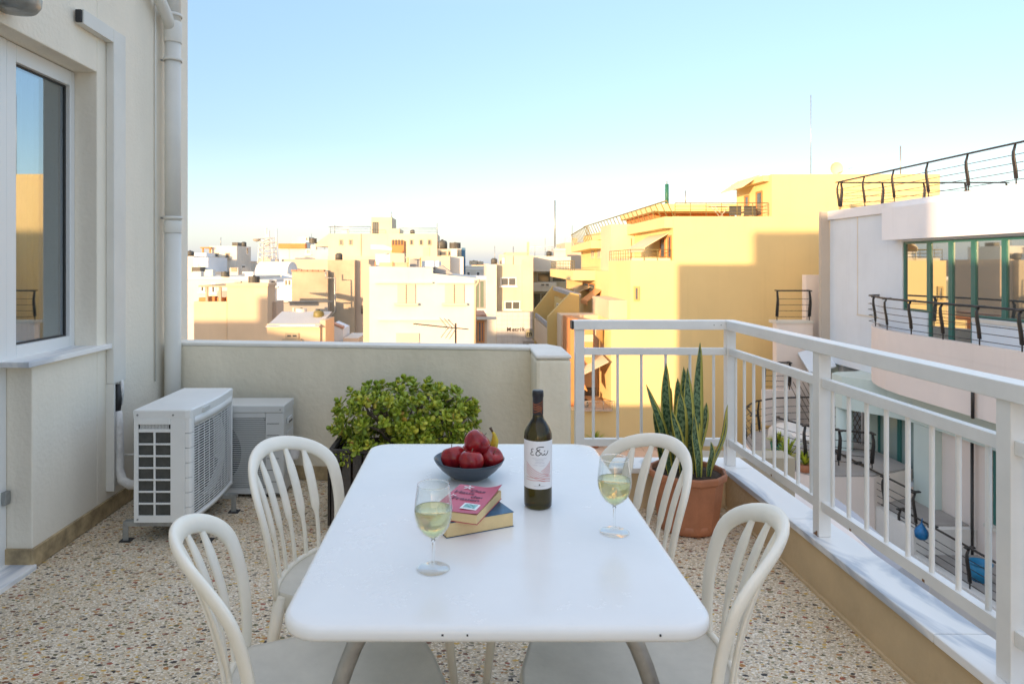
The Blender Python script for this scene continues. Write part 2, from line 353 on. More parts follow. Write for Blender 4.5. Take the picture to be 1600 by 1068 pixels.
# railing
RG = thing('railing', 'white painted metal railing on the marble coping along the terrace edge', 'railing', (1.53, 2.87, .234))
XR = 1.53; YC = 3.87
posts = [(XR, YC), (XR, 2.867), (XR, 1.866), (XR, .866), (XR, -.134), (.655, YC)]
for x, y in posts:
    MB().box(x-.026, x+.026, y-.026, y+.026, .2343, 1.020).build('post', M['rail'], RG, bevel=.002)
MB().box(XR-.036, XR+.036, -.5, YC-.037, 1.0203, 1.073).build('top_rail', M['rail'], RG, bevel=.003)
MB().box(.618, XR+.036, YC-.036, YC+.036, 1.0203, 1.073).build('top_rail', M['rail'], RG, bevel=.003)
MB().box(.606, .6175, YC-.034, YC+.034, 1.022, 1.0715).build('end_cap', M['black'], RG, bevel=.002)
def bay(y0, y1, n, sh=0):
    MB().box(XR-.016, XR+.016, y0, y1, .872, .912).build('middle_rail', M['rail'], RG, bevel=.002)
    MB().box(XR-.016, XR+.016, y0, y1, .345, .387).build('bottom_rail', M['rail'], RG, bevel=.002)
    for k in range(n):
        y = y0 + (y1-y0)*(k+sh)/n
        MB().tube([(XR, y, .3865), (XR, y, .8725)], .0085, 8, False).build('baluster', M['rail'], RG)
for a, b_ in ((2.893, 3.844), (1.892, 2.841), (.892, 1.840), (-.108, .840)): bay(a, b_, 8, .5)
MB().box(.681, XR-.027, YC-.016, YC+.016, .872, .912).build('middle_rail', M['rail'], RG, bevel=.002)
MB().box(.681, XR-.027, YC-.016, YC+.016, .345, .387).build('bottom_rail', M['rail'], RG, bevel=.002)
for px in (927, 965, 1002, 1040, 1078, 1115):
    x = PX(px, YC); MB().tube([(x, YC, .3865), (x, YC, .8725)], .0085, 8, False).build('baluster', M['rail'], RG)
for y in (YC-.0365,):
    for px in (1112, 1123): MB().tube([(PX(px, YC), y-.003, 1.048), (PX(px, YC), y+.002, 1.048)], .003, 8).build('screw', M['galv'], RG)
MB().tube([(1.38, YC-.01, .43), (1.38, YC-.01, .434)], .004, 6).build('screw', M['galv'], RG)

rustm = flat('rust_stain', (.24, .12, .05), .8)
for x, y, dx in ((XR, 2.867, -.027), (XR, .866, -.027)):
    q_ = MB()
    for k in range(5): yy = y-.022+.0085*k; q_.box(x+dx-.0006, x+dx, yy, yy+.006, .2347, .238+.006*((k*7) % 4))
    q_.build('rust_mark', rustm, RG)
for y in (2.62, 2.2, 3.3): MB().box(XR-.0168, XR-.0162, y, y+.012, .347, .356).build('rust_mark', rustm, RG)
# ---------------------------------------------------------------- table
def rrect(x0, x1, y0, y1, r, n=8):
    pts = []
    for cx, cy, a0 in ((x1-r, y1-r, 0), (x0+r, y1-r, 90), (x0+r, y0+r, 180), (x1-r, y0+r, 270)):
        for i in range(n+1):
            a = R(a0 + 90*i/n); pts.append((cx + r*math.cos(a), cy + r*math.sin(a)))
    return pts
tn, tl = M['table'].node_tree.nodes, M['table'].node_tree.links; tbd = tn['Principled BSDF']
tcx = tn.new('ShaderNodeTexCoord'); n1 = tn.new('ShaderNodeTexNoise'); n1.inputs['Scale'].default_value = 5; n1.inputs['Detail'].default_value = 8; n1.inputs['Roughness'].default_value = .7; tl.new(tcx.outputs['Object'], n1.inputs['Vector'])
r1 = tn.new('ShaderNodeMapRange'); r1.inputs[1].default_value = .35; r1.inputs[2].default_value = .7; r1.inputs[3].default_value = .20; r1.inputs[4].default_value = .30; tl.new(n1.outputs[0], r1.inputs[0]); tl.new(r1.outputs[0], tbd.inputs['Roughness'])
v1 = tn.new('ShaderNodeTexVoronoi'); v1.feature = 'DISTANCE_TO_EDGE'; v1.inputs['Scale'].default_value = 3.1; mq = tn.new('ShaderNodeMapping'); mq.inputs['Scale'].default_value = (1, .5, 1)
n3 = tn.new('ShaderNodeTexNoise'); n3.inputs['Scale'].default_value = 7; tl.new(tcx.outputs['Object'], n3.inputs['Vector']); va = tn.new('ShaderNodeVectorMath'); va.operation = 'MULTIPLY_ADD'; va.inputs[1].default_value = (.5, .5, .5); tl.new(n3.outputs['Color'], va.inputs[0]); tl.new(tcx.outputs['Object'], va.inputs[2]); tl.new(va.outputs[0], mq.inputs[0]); tl.new(mq.outputs[0], v1.inputs['Vector'])
lt1 = tn.new('ShaderNodeMath'); lt1.operation = 'LESS_THAN'; lt1.inputs[1].default_value = .0018; tl.new(v1.outputs[0], lt1.inputs[0])
n4 = tn.new('ShaderNodeTexNoise'); n4.inputs['Scale'].default_value = 11; tl.new(tcx.outputs['Object'], n4.inputs['Vector']); g4 = tn.new('ShaderNodeMath'); g4.operation = 'GREATER_THAN'; g4.inputs[1].default_value = .66; tl.new(n4.outputs[0], g4.inputs[0])
m4 = tn.new('ShaderNodeMath'); m4.operation = 'MULTIPLY'; tl.new(lt1.outputs[0], m4.inputs[0]); tl.new(g4.outputs[0], m4.inputs[1]); m5 = tn.new('ShaderNodeMath'); m5.operation = 'MULTIPLY'; m5.inputs[1].default_value = 0; tl.new(m4.outputs[0], m5.inputs[0])
src = tbd.inputs['Base Color'].links[0].from_socket; x4 = tn.new('ShaderNodeMix'); x4.data_type = 'RGBA'; tl.new(m5.outputs[0], x4.inputs[0]); tl.new(src, x4.inputs[6]); x4.inputs[7].default_value = (.45, .45, .43, 1); tl.new(x4.outputs[2], tbd.inputs['Base Color'])
T = thing('table', 'white enamelled rectangular table with steel tube legs set with wine, fruit and books', 'table', (.057, 1.8, 0))
tb = MB(); X0, X1, Y0, Y1 = -.343, .457, 1.190, 2.415; rings = []
for off, z in ((.05, .7485), (.012, .7500), (.005, .7485), (.001, .744), (0, .738), (0, .730), (.004, .7225), (.012, .7205), (.03, .7205)):
    pts = rrect(X0+off, X1-off, Y0+off, Y1-off, max(.075-off, .02)); rings.append(len(tb.v)); tb.v += [(x, y, .75 if z > .7484 and off >= .012 else z) for x, y in pts]
N = len(rrect(0, 1, 0, 1, .1))
for a, b_ in zip(rings, rings[1:]):
    for i in range(N): j = (i+1) % N; tb.f.append((a+i, b_+i, b_+j, a+j)); tb.sm.append(True)
tb.f.append(tuple(rings[0]+i for i in range(N))); tb.sm.append(False)
tb.f.append(tuple(rings[-1]+i for i in range(N))[::-1]); tb.sm.append(False)
tb.build('tabletop', M['table'], T)
for sx in (-1, 1):
    for y0, sy in ((1.30, -1), (2.30, 1)):
        c = .057
        path = [(c + sx*.12, y0, .703), (c+sx*.20, y0, .703), (c+sx*.238, y0, .698), (c+sx*.260, y0, .684), (c+sx*.276, y0, .655), (c+sx*.292, y0+sy*.002, .615), (c+sx*.307, y0+sy*.003, .57), (c+sx*.38, y0+sy*.02, .01)]
        pp = [Vector(p) for p in path]
        MB().tube(pp, .0165, 16).build('leg', M['steel'], T)
    MB().box(.057+sx*.12-.02, .057+sx*.12+.02, 1.25, 2.35, .7165, .7203).build('table_batten', M['galv'], T)
chip = MB()
for x, y, s_ in ((-.045, 1.1925, .004), (.0, 1.192, .003), (.345, 1.191, .003), (-.33, 1.24, .003)):
    chip.box(x, x+s_, y-.0028, y+.001, .735, .7385)
chip.build('paint_chip', M['black'], T)

# ---------------------------------------------------------------- chairs
WB, WT, RA, ZT, LEAN, CUR, BOW, ZSEAT = .184, .219, .121, .805, .066, .069, .576, .44
def bf(lat, z): return -(LEAN*(z-ZSEAT) + BOW*(z-ZSEAT)**2) - CUR*(1-(lat/WT)**2)
def bnorm(lat, z):       # normal of the back surface (f, lat, z)
    e = 1e-3; return Vector((1, -(bf(lat+e, z)-bf(lat-e, z))/(2*e), -(bf(lat, z+e)-bf(lat, z-e))/(2*e))).normalized()
def archz(lat): return ZT - RA + RA*max(0, 1-(lat/WT)**2)**.5
def make_chair():
    root = thing('garden_chair', 'x', 'chair')
    zc = ZT-RA; pts = []
    for i in range(15):
        t = i/14; pts.append((WB+(WT-WB)*math.sin(t*math.pi/2), ZSEAT-.015+(zc-ZSEAT+.015)*t))
    for i in range(1, 24):
        a = math.pi*i/24; pts.append((WT*math.cos(a), zc+RA*math.sin(a)**.9))
    for i in range(15):
        t = 1-i/14; pts.append((-(WB+(WT-WB)*math.sin(t*math.pi/2)), ZSEAT-.015+(zc-ZSEAT+.015)*t))
    path = [(bf(l_, max(z, ZSEAT)), l_, z) for l_, z in pts]
    ups = [bnorm(l_, z) for l_, z in pts]
    rr = [.0090+.0020*math.sin(math.pi*i/(len(path)-1)) for i in range(len(path))]
    MB().tube(path, rr, 12, True, ups, ell=2.15).build('back_frame', M['chair'], root)
    for s_ in (-.74, -.38, 0, .38, .74):
        lb, lt = s_*.158, s_*.188; zt = archz(lt) - .006
        zb = ZSEAT + .006; mb = MB(); n = 22; b0 = 0
        for i in range(n+1):
            t = i/n; z = zb+(zt-zb)*t; l_ = lb+(lt-lb)*t
            if t < .34: wd = .0074
            elif t < .42: wd = .0074 + (t-.34)/.08*.0116
            elif t < .80: wd = .0190
            elif t < .95: wd = .0190 - (t-.80)/.15*.0095
            else: wd = .0095
            f = bf(l_, z); nr = bnorm(l_, z); th = .0045
            c = Vector((f, l_, z)); side = Vector((0, 1, 0)); side = (side - nr*side.dot(nr)).normalized()
            mb.v += [tuple(c - side*wd - nr*th*.3), tuple(c - side*wd*.6 + nr*th), tuple(c + side*wd*.6 + nr*th), tuple(c + side*wd - nr*th*.3), tuple(c + side*wd*.8 - nr*th), tuple(c - side*wd*.8 - nr*th)]
        for i in range(n):
            for k in range(6):
                k2 = (k+1) % 6; mb.f.append((i*6+k, i*6+k2, (i+1)*6+k2, (i+1)*6+k)); mb.sm.append(True)
        mb.build('slat', M['chair'], root)
    # seat: rear edge follows the curve of the back, front edge rounded
    out = []
    for i in range(13):
        l_ = -WB + 2*WB*i/12; out.append((bf(l_, ZSEAT)-.004, l_))
    side = [(.10, .196), (.22, .207), (.33, .207), (.375, .195), (.40, .17), (.415, .11), (.42, 0)]
    out += side + [(f, -l_) for f, l_ in side[::-1][1:]]
    n = len(out); cx = .18; mb = MB()
    levels = [(1.0, .385), (1.012, .40), (1.0, .428), (.985, .435), (.95, .431), (.8, .424), (.5, .418), (.2, .416)]
    for k, z in levels:
        for f, l_ in out: mb.v.append((cx+(f-cx)*k, l_*k, z + (.004 if f < 0 and k > .9 else 0)))
    for a in range(len(levels)-1):
        for i in range(n):
            j = (i+1) % n; mb.f.append((a*n+i, a*n+j, (a+1)*n+j, (a+1)*n+i)); mb.sm.append(True)
    mb.f.append(tuple((len(levels)-1)*n+i for i in range(n))); mb.sm.append(True)
    b0 = len(mb.v); mb.v += [(cx+(f-cx)*.985, l_*.985, .384) for f, l_ in out]; b1 = len(mb.v)
    mb.v += [(cx+(f-cx)*.97, l_*.97, .412) for f, l_ in out]
    for i in range(n):
        j = (i+1) % n; mb.f.append((b0+i, b0+j, j, i)); mb.f.append((b1+i, b1+j, b0+j, b0+i)); mb.sm += [True]*2
    mb.f.append(tuple(b1+i for i in range(n))[::-1]); mb.sm.append(False)
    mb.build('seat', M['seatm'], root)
    # raised rim joining slats and seat
    rim = [(bf(l_, ZSEAT), l_, ZSEAT-.001) for l_ in [(-WB+2*WB*i/16) for i in range(17)]]
    MB().tube(rim, .0085, 8, True).build('rear_rim', M['chair'], root)
    for sl in (-1, 1):
        for f0, f1, l0, l1, nm in ((-.004, -.075, .182, .212, 0), (.36, .405, .180, .205, 1)):
            p = [(f0, sl*l0, .43), (f0+(f1-f0)*.3, sl*(l0+(l1-l0)*.3), .30), (f1, sl*l1, 0)]
            MB().tube(p, [.021, .018, .0135], 10, True, (1, 0, 0), ell=.8).build('leg', M['chair'], root)
    return root
def copy_tree(o, parent=None):
    c = o.copy(); S.collection.objects.link(c)
    if parent is not None: c.parent = parent
    for ch in list(o.children): copy_tree(ch, c)
    return c
proto = make_chair()
chairs = [(-.474, 1.508, .344, 'white plastic chair nearest on the left, in front of the one by the air conditioner'),
          (-.486, 2.124, -.301, 'white plastic chair at the far left side of the table near the planter'),
          (.515, 2.155, 3.49, 'white plastic chair in front of the snake plant pot'),
          (.558, 1.571, 2.839, 'white plastic chair nearest on the right beside the low marble wall')]
for i, (x, y, a, lab) in enumerate(chairs):
    o = proto if i == 0 else copy_tree(proto)
    o.location = (x, y, 0); o.rotation_euler = (0, 0, a); tag(o, lab, 'chair', 'white plastic chairs around the table')
lf = MB(); 
for k in range(5):
    a = k*1.3; lf.add([(-.12+.002*k, 1.463, .437), (-.12+.008*math.cos(a), 1.463+.008*math.sin(a), .441), (-.12+.012*math.cos(a+.7), 1.463+.012*math.sin(a+.7), .439)], [(0, 1, 2)])
tag(lf.build('dead_leaf', flat('dead_leaf', (.08, .035, .02), .8)), 'small dry brown leaf lying on the near left chair seat', 'leaf')

# ---------------------------------------------------------------- tableware
glass = thin_glass('clear_glass', (.97, .98, .98), .06)
wine_m, n_, l_, b_p = base('white_wine'); b_p.inputs['Base Color'].default_value = (1.0, .96, .48, 1); b_p.inputs['Roughness'].default_value = .0
b_p.inputs['Transmission Weight'].default_value = .62; b_p.inputs['IOR'].default_value = 1.33
WP = [(.0034, .004), (.0036, .006), (.0036, .055), (.0045, .062), (.012, .068), (.025, .078), (.035, .093), (.0405, .112), (.0412, .125), (.0395, .145), (.0365, .165), (.0345, .179)]
sgl, n_, l_, b_p = base('solid_glass'); b_p.inputs['Base Color'].default_value = (.97, .985, .98, 1); b_p.inputs['Roughness'].default_value = 0
b_p.inputs['Transmission Weight'].default_value = 1; b_p.inputs['IOR'].default_value = 1.45
def wineglass(px, py, label):
    Y = .65*F/(py-VY); x = PX(px, Y); z0 = .7505
    g = thing('wine_glass', label, 'wine glass', (x, Y, z0), 'wine glasses on the table')
    MB().lathe([(0, .0004), (.0345, .0004), (.0355, .0015), (.030, .0028), (.012, .005), (.0034, .009), (0, .0092)], (x, Y, z0), 40).build('foot', glass, g)
    MB().lathe([(.0034, .009), (.0032, .02), (.0032, .055), (.0045, .062), (0, .0632)], (x, Y, z0), 20).build('stem', sgl, g)
    MB().tube([(x+.0341*math.cos(2*math.pi*k/48), Y+.0341*math.sin(2*math.pi*k/48), z0+.179) for k in range(49)], .0009, 6).build('rim', sgl, g)
    outer = WP[3:]; inner = [(r-.0009, z) for r, z in outer[::-1]]; inner[-1] = (.001, .0635)
    MB().lathe(outer[:-1] + [(.0345, .1785), (.0340, .1795), (.0336, .1785)] + inner[1:] + [(0, .0634)], (x, Y, z0), 48).build('bowl', glass, g)
    wp = [(0, .0640), (.004, .0645), (.0108, .0692), (.0238, .0790), (.0337, .0936), (.0392, .1122), (.0400, .1245), (.0396, .1290), (.038, .1283), (0, .1281)]
    wo = MB().lathe(wp, (x, Y, z0), 48).build('wine', wine_m, g)
wineglass(677, 888, 'glass of white wine on the left, beside the books')
wineglass(960, 831, 'glass of white wine on the right, alone near the table edge')

# bowl of fruit
bx, by = .008, 2.03
B = thing('fruit_bowl', 'dark slate coloured bowl holding red apples and a banana', 'bowl', (bx, by, .7505))
MB().lathe([(0, .000), (.045, .0), (.050, .001), (.062, .008), (.085, .027), (.102, .047), (.108, .0575), (.1065, .0585), (.1035, .055), (.095, .044), (.078, .025), (.055, .010), (.03, .006), (0, .006)], (bx, by, .7505), 64).build('bowl_body', M['slate'], B)
MB().lathe([(.046, .0), (.0515, .001), (.0515, .0025), (.047, .003)], (bx, by, .7504), 48).build('foot_ring', flat('bare_clay', (.6, .57, .5), .7), B)
am, n_, l_, b_p = base('apple_skin'); b_p.inputs['Roughness'].default_value = .22
t_ = n_.new('ShaderNodeTexCoord'); nz = n_.new('ShaderNodeTexNoise'); nz.inputs['Scale'].default_value = 30; mp = n_.new('ShaderNodeMapping'); mp.inputs['Scale'].default_value = (1.2, 1.2, .25)
l_.new(t_.outputs['Object'], mp.inputs[0]); l_.new(mp.outputs[0], nz.inputs['Vector']); nz.inputs['Detail'].default_value = 6
cr = n_.new('ShaderNodeValToRGB'); cr.color_ramp.elements[0].position = .35; cr.color_ramp.elements[0].color = (.20, .005, .012, 1); cr.color_ramp.elements[1].position = .75; cr.color_ramp.elements[1].color = (.44, .025, .025, 1)
l_.new(nz.outputs[0], cr.inputs[0])
vv = n_.new('ShaderNodeTexVoronoi'); vv.inputs['Scale'].default_value = 260; l_.new(t_.outputs['Object'], vv.inputs['Vector']); vl = n_.new('ShaderNodeMath'); vl.operation = 'LESS_THAN'; vl.inputs[1].default_value = .10; l_.new(vv.outputs['Distance'], vl.inputs[0])
vx = n_.new('ShaderNodeMix'); vx.data_type = 'RGBA'; l_.new(vl.outputs[0], vx.inputs[0]); l_.new(cr.outputs[0], vx.inputs[6]); vx.inputs[7].default_value = (.55, .16, .08, 1); l_.new(vx.outputs[2], b_p.inputs['Base Color'])
def apple(px, py, Y, r, tilt, label, rz=0):
    x, y, z = P(px, py, Y)
    a = thing('apple', label, 'apple', (x, y, z), 'red apples in the bowl')
    mb = MB(); prof = []
    for i in range(25):
        th = math.pi*i/24; rr = r*(1+.03*math.cos(2*th)); q = math.sin(th)*rr; zz = -math.cos(th)*r*.93
        dim = math.exp(-(math.sin(th)/.33)**2)
        zz += (r*.20*dim if zz < 0 else -r*.30*dim); q *= 1 + .09*math.cos(th)*(-1)
        prof.append((max(q, 0), zz))
    mb.lathe(prof, (0, 0, 0), 32)
    for i, v in enumerate(mb.v):
        th = math.atan2(v[1], v[0]); k = 1 + .018*math.cos(5*th)*(1 if v[2] < 0 else .5) + .02*math.cos(2*th+rz); mb.v[i] = (v[0]*k, v[1]*k, v[2])
    a.rotation_euler = (R(tilt[0]), R(tilt[1]), rz)
    me = bpy.data.meshes.new('skin'); me.from_pydata(mb.v, [], mb.f); me.polygons.foreach_set('use_smooth', mb.sm); me.materials.append(am)
    so = bpy.data.objects.new('skin', me); S.collection.objects.link(so); so.parent = a
    st = MB().tube([(0, 0, r*.6), (.001, 0, r*.85), (.003, .001, r*1.02)], .0013, 6); me = bpy.data.meshes.new('stalk'); me.from_pydata(st.v, [], st.f); me.materials.append(M['bark'])
    so = bpy.data.objects.new('stalk', me); S.collection.objects.link(so); so.parent = a
apple(709, 715, 2.03, .040, (-18, -14), 'red apple on the left side of the bowl')
apple(736, 721, 1.975, .038, (-8, 4), 'red apple at the front of the bowl with its stalk up')
apple(767, 716, 2.03, .038, (28, 22), 'red apple on the right side of the bowl')
apple(745, 692, 2.035, .041, (20, 38), 'red apple lying on top of the other apples', .6)
apple(738, 708, 2.10, .037, (0, 0), 'red apple half hidden at the back of the bowl', 1.1)
bn = thing('banana', 'single yellow banana standing behind the apples', 'banana', (.08, 2.07, .8))
bp_ = [(PX(757, 2.09), 2.09, .79), (PX(765, 2.085), 2.085, .812), (PX(771, 2.08), 2.08, .832), (PX(773.5, 2.08), 2.08, .850), (PX(772, 2.08), 2.08, .868), (PX(769.5, 2.08), 2.08, .876)]
MB().tube(bp_, [.012, .0155, .0155, .012, .0062, .004], 6).build('peel', paint('banana_peel', (.62, .44, .03), .45, .15, 40, .05), bn, bevel=.002)
MB().tube([bp_[-1], (PX(767, 2.08), 2.08, .884), (PX(766, 2.08), 2.08, .8885)], [.0037, .0036, .005], 8).build('stem', flat('banana_tip', (.10, .06, .03), .7), bn)

# wine bottle
bm, n_, l_, b_p = base('olive_glass'); b_p.inputs['Base Color'].default_value = (.055, .038, .004, 1); b_p.inputs['Roughness'].default_value = .03; b_p.inputs['Transmission Weight'].default_value = .85; b_p.inputs['IOR'].default_value = 1.45
BX, BY, BZ = .192, 1.79, .7505
BT = thing('wine_bottle', 'dark green wine bottle with a white label standing on the table', 'bottle', (BX, BY, BZ))
bl = thing('x', None, None)
bpy.data.objects.remove(bl)
MB().lathe([(0, .006), (.028, .0), (.0345, .001), (.0372, .006), (.0375, .02), (.0376, .185), (.0362, .198), (.031, .212), (.0225, .225), (.0155, .236), (.0138, .245), (.0137, .309), (0, .309)], (BX, BY, BZ), 64).build('bottle_glass', bm, BT)
MB().lathe([(.0141, .246), (.0143, .248), (.0143, .292), (.0153, .293), (.0153, .303), (.0146, .3095), (.012, .3105), (0, .3105)], (BX, BY, BZ), 48).build('capsule', flat('capsule_black', (.012, .012, .016), .35), BT)
def wrap(u, z, r, a0=-math.pi/2): a = a0 + u/r; return (BX + r*math.cos(a), BY + r*math.sin(a), BZ + z)
def patch(u0, u1, z0, z1, r, n=24):
    mb = MB()
    for i in range(n+1):
        u = u0+(u1-u0)*i/n; mb.v += [wrap(u, z0, r), wrap(u, z1, r)]
    for i in range(n): mb.f.append((2*i, 2*i+2, 2*i+3, 2*i+1)); mb.sm.append(True)
    return mb
def ribbon(mb, pts, wd, r):
    # smooth the polyline a little, then a flat band wrapped on the cylinder
    q = []
    for i in range(len(pts)-1):
        a, b_ = pts[i], pts[i+1]
        for k in range(4): q.append((a[0]+(b_[0]-a[0])*k/4, a[1]+(b_[1]-a[1])*k/4))
    q.append(pts[-1]); 
    for _ in range(2): q = [q[0]] + [((q[i-1][0]+2*q[i][0]+q[i+1][0])/4, (q[i-1][1]+2*q[i][1]+q[i+1][1])/4) for i in range(1, len(q)-1)] + [q[-1]]
    b0 = len(mb.v)
    for i, p in enumerate(q):
        a = q[max(i-1, 0)]; c = q[min(i+1, len(q)-1)]; dx, dz = c[0]-a[0], c[1]-a[1]; L = math.hypot(dx, dz) or 1
        nx, nz = -dz/L*wd/2, dx/L*wd/2
        mb.v += [wrap(p[0]-nx, p[1]-nz, r), wrap(p[0]+nx, p[1]+nz, r)]
    for i in range(len(q)-1): mb.f.append((b0+2*i, b0+2*i+2, b0+2*i+3, b0+2*i+1)); mb.sm.append(True)
LR = .0380
lab = patch(-.056, .056, .056, .182, LR).build('label', flat('label_paper', (.80, .79, .80), .6), BT)
ink = MB(); W2 = .0021
lx = lambda x, y: ((x-255)/534*110*.00170*1.0, (182-((y-487)/534*110*1.703)) if False else .182-(y-487)/ (862-487)*.126)
def L(px, py): return ((px-256)*.000358, .182-(py-487)/375*.126)
ribbon(ink, [L(212, 548), L(200, 546), L(193, 556), L(197, 566), L(207, 569), L(194, 575), L(187, 588), L(197, 596), L(215, 592)], .0016, LR+.0003)     # epsilon
ribbon(ink, [L(290, 531), L(262, 529), L(238, 537), L(234, 548), L(247, 560), L(262, 574), L(262, 590), L(246, 598), L(232, 594), L(228, 580), L(240, 562), L(262, 548)], .0021, LR+.0003)   # delta
ribbon(ink, [L(272, 574), L(272, 590), L(284, 596), L(294, 580), L(296, 594), L(308, 594), L(322, 578), L(326, 562)], .0019, LR+.0003)    # omega
ribbon(ink, [L(290, 566), L(300, 558)], .0016, LR+.0003)   # accent
ink.build('lettering', flat('ink_black', (.02, .02, .02), .6), lab)
sm = MB()
for y, x0, x1 in ((621, 205, 312), (633, 225, 290), (645, 228, 288), (657, 222, 294), (674, 212, 250), (676, 256, 300), (838, 215, 296)):
    x = x0
    while x < x1:
        ww = random.uniform(5, 9); ribbon(sm, [L(x, y), L(min(x+ww, x1), y)], .0009, LR+.0003); x += ww + 3
sm.build('small_print', flat('ink_grey', (.35, .35, .4), .6), lab)
MB().add([wrap(*L(256+6*math.cos(a), 826+6*math.sin(a)), LR+.0003) for a in [k*math.pi/5 for k in range(10)]], [tuple(range(10))]).build('emblem', flat('ink_black2', (.02, .02, .02), .6), lab)
rd = MB()
for k in range(7):
    y = 655+k*20
    ribbon(rd, [L(148, y), L(185, y+36-k*2), L(230, y+66-k*5), L(280, y+88-k*7), L(350, y+104-k*8)] if k < 5 else [L(148, y+15), L(200, y+20), L(250, y+17), L(300, y+28)], .0010, LR+.0003)
for k in range(6):
    ribbon(rd, [L(268+k*9, 722+k*9), L(300+k*5, 700+k*11), L(328+k*3, 675+k*13), L(350, 650+k*16)], .0010, LR+.0003)
rd.build('line_art', flat('ink_red', (.55, .07, .04), .6), lab)
cr_ = MB()
for k in range(4):
    z = .252+k*.0068
    ribbon(cr_, [(-.018, z+.002), (-.010, z), (0, z+.004), (.008, z+.009-k*.0006), (.018, z+.012)], .0007, .01450)
for k in range(3):
    z = .254+k*.006
    ribbon(cr_, [(-.018, z+.012), (-.006, z+.006), (.004, z+.002), (.010, z-.003)], .0007, .01450)
cr_.build('line_art', flat('ink_orange', (.80, .20, .04), .5), BT)

# books
def text_mesh(body, size, spacing=1.0, bold=0):
    c = bpy.data.curves.new('t', 'FONT'); c.body = body; c.size = size; c.align_x = 'CENTER'; c.align_y = 'CENTER'; c.space_line = spacing; c.offset = bold
    o = bpy.data.objects.new('t', c); S.collection.objects.link(o)
    bpy.context.view_layer.update()
    me = bpy.data.meshes.new_from_object(o); bpy.data.objects.remove(o); return me
def place_text(body, size, mat, name, parent, M4, **k):
    me = text_mesh(body, size, **k); me.transform(M4); me.materials.append(mat)
    o = bpy.data.objects.new(name, me); S.collection.objects.link(o); o.parent = parent; return o
def local_box(parent, name, x0, x1, y0, y1, z0, z1, mat, bevel=0):
    mb = MB().box(x0, x1, y0, y1, z0, z1); me = bpy.data.meshes.new(name); me.from_pydata(mb.v, [], mb.f); me.materials.append(mat)
    o = bpy.data.objects.new(name, me); S.collection.objects.link(o); o.parent = parent
    if bevel: md = o.modifiers.new('b', 'BEVEL'); md.width = bevel; md.segments = 2
    return o
bk = thing('book', 'thick paperback with blue cover lying under the pink book', 'book', (-.047, 1.577, .7505)); bk.rotation_euler = (0, 0, math.atan2(.073, .162))
local_box(bk, 'pages', 0, .178, 0, .112, .001, .0345, M['paper'], .001)
bl2 = paint('blue_cover', (.005, .09, .20), .3, .5, 14, 0)
local_box(bk, 'cover', -.001, .180, -.001, .114, .0346, .0356, bl2)
local_box(bk, 'cover', -.001, .180, -.001, .114, .0, .0009, bl2)
local_box(bk, 'spine', -.001, .180, .1125, .1145, .0, .0356, bl2)
b2 = thing('book', 'pink paperback titled Das Haus der Frauen on top of the pile', 'book', (.024, 1.565, .7505+.0362)); b2.rotation_euler = (0, 0, R(-21))
pink = paint('pink_cover', (.58, .07, .13), .35, .12, 10, 0)
# local: x to the left is the spine (negative), y away
local_box(b2, 'pages', -.113, 0, 0, .185, .001, .0225, M['paper'], .001)
mb = MB(); nx_, ny_ = 14, 14
def cz(x, y):
    k = max(0, (x+.05)/.05); return .0236 + .010*(k**2)*(y/.187)**2 + .0025*k*k
for sgn in (0, 1):
    for i in range(nx_+1):
        for j in range(ny_+1):
            x = -.116 + .118*i/nx_; y = -.001 + .189*j/ny_; mb.v.append((x, y, cz(x, y) + (.0006 if sgn else 0)))
st_ = (nx_+1)*(ny_+1)
for i in range(nx_):
    for j in range(ny_):
        a = i*(ny_+1)+j; mb.f.append((a, a+1, a+ny_+2, a+ny_+1)); mb.f.append((st_+a, st_+a+ny_+1, st_+a+ny_+2, st_+a+1)); mb.sm += [True]*2
me = bpy.data.meshes.new('cover'); me.from_pydata(mb.v, [], mb.f); me.polygons.foreach_set('use_smooth', mb.sm); me.materials.append(pink)
cvr = bpy.data.objects.new('cover', me); S.collection.objects.link(cvr); cvr.parent = b2
local_box(b2, 'cover', -.116, .001, -.001, .187, 0, .0009, pink); local_box(b2, 'spine', -.1165, -.1135, -.001, .187, 0, .0236, pink)
tk_ = flat('title_ink', (.12, .01, .05), .5); wh = flat('cover_white', (.8, .72, .72), .5)
for i, (txt, x, y) in enumerate((('Das', -.050, .148), ('Haus', -.080, .128), ('der', -.036, .106), ('Frauen', -.060, .084))):
    place_text(txt, .027, tk_, 'title', cvr, Matrix.Translation((x, y, .0258)) @ Matrix.Diagonal((1, .82, 1, 1)), bold=.0006)
def flower(x, y, r, n=5, rot=0):
    mb = MB()
    for k in range(n):
        a = rot + k*2*math.pi/n; c, s2 = math.cos(a), math.sin(a)
        q = [(0, 0), (r*.5, r*.22), (r*.85, r*.12), (r, 0), (r*.8, -r*.14), (r*.5, -r*.22)]
        mb.add([(x+u*c-v*s2, y+u*s2+v*c, .0257) for u, v in q], [tuple(range(6))])
    me = bpy.data.meshes.new('petals'); me.from_pydata(mb.v, [], mb.f); me.materials.append(wh)
    o = bpy.data.objects.new('petals', me); S.collection.objects.link(o); o.parent = cvr
flower(-.084, .168, .016, 5, .3); flower(-.018, .125, .010, 3, .2); flower(-.100, .100, .009, 3, 2); flower(-.098, .030, .018, 4, .9); flower(-.012, .140, .008, 2, 1)
local_box(cvr, 'sticker', -.052, -.010, .020, .058, .0259, .0263, flat('sticker', (.80, .82, .82), .4))
local_box(cvr, 'sticker_print', -.047, -.016, .028, .053, .02635, .0265, paint('sticker_teal', (.30, .62, .62), .5, .5, 160, 0))

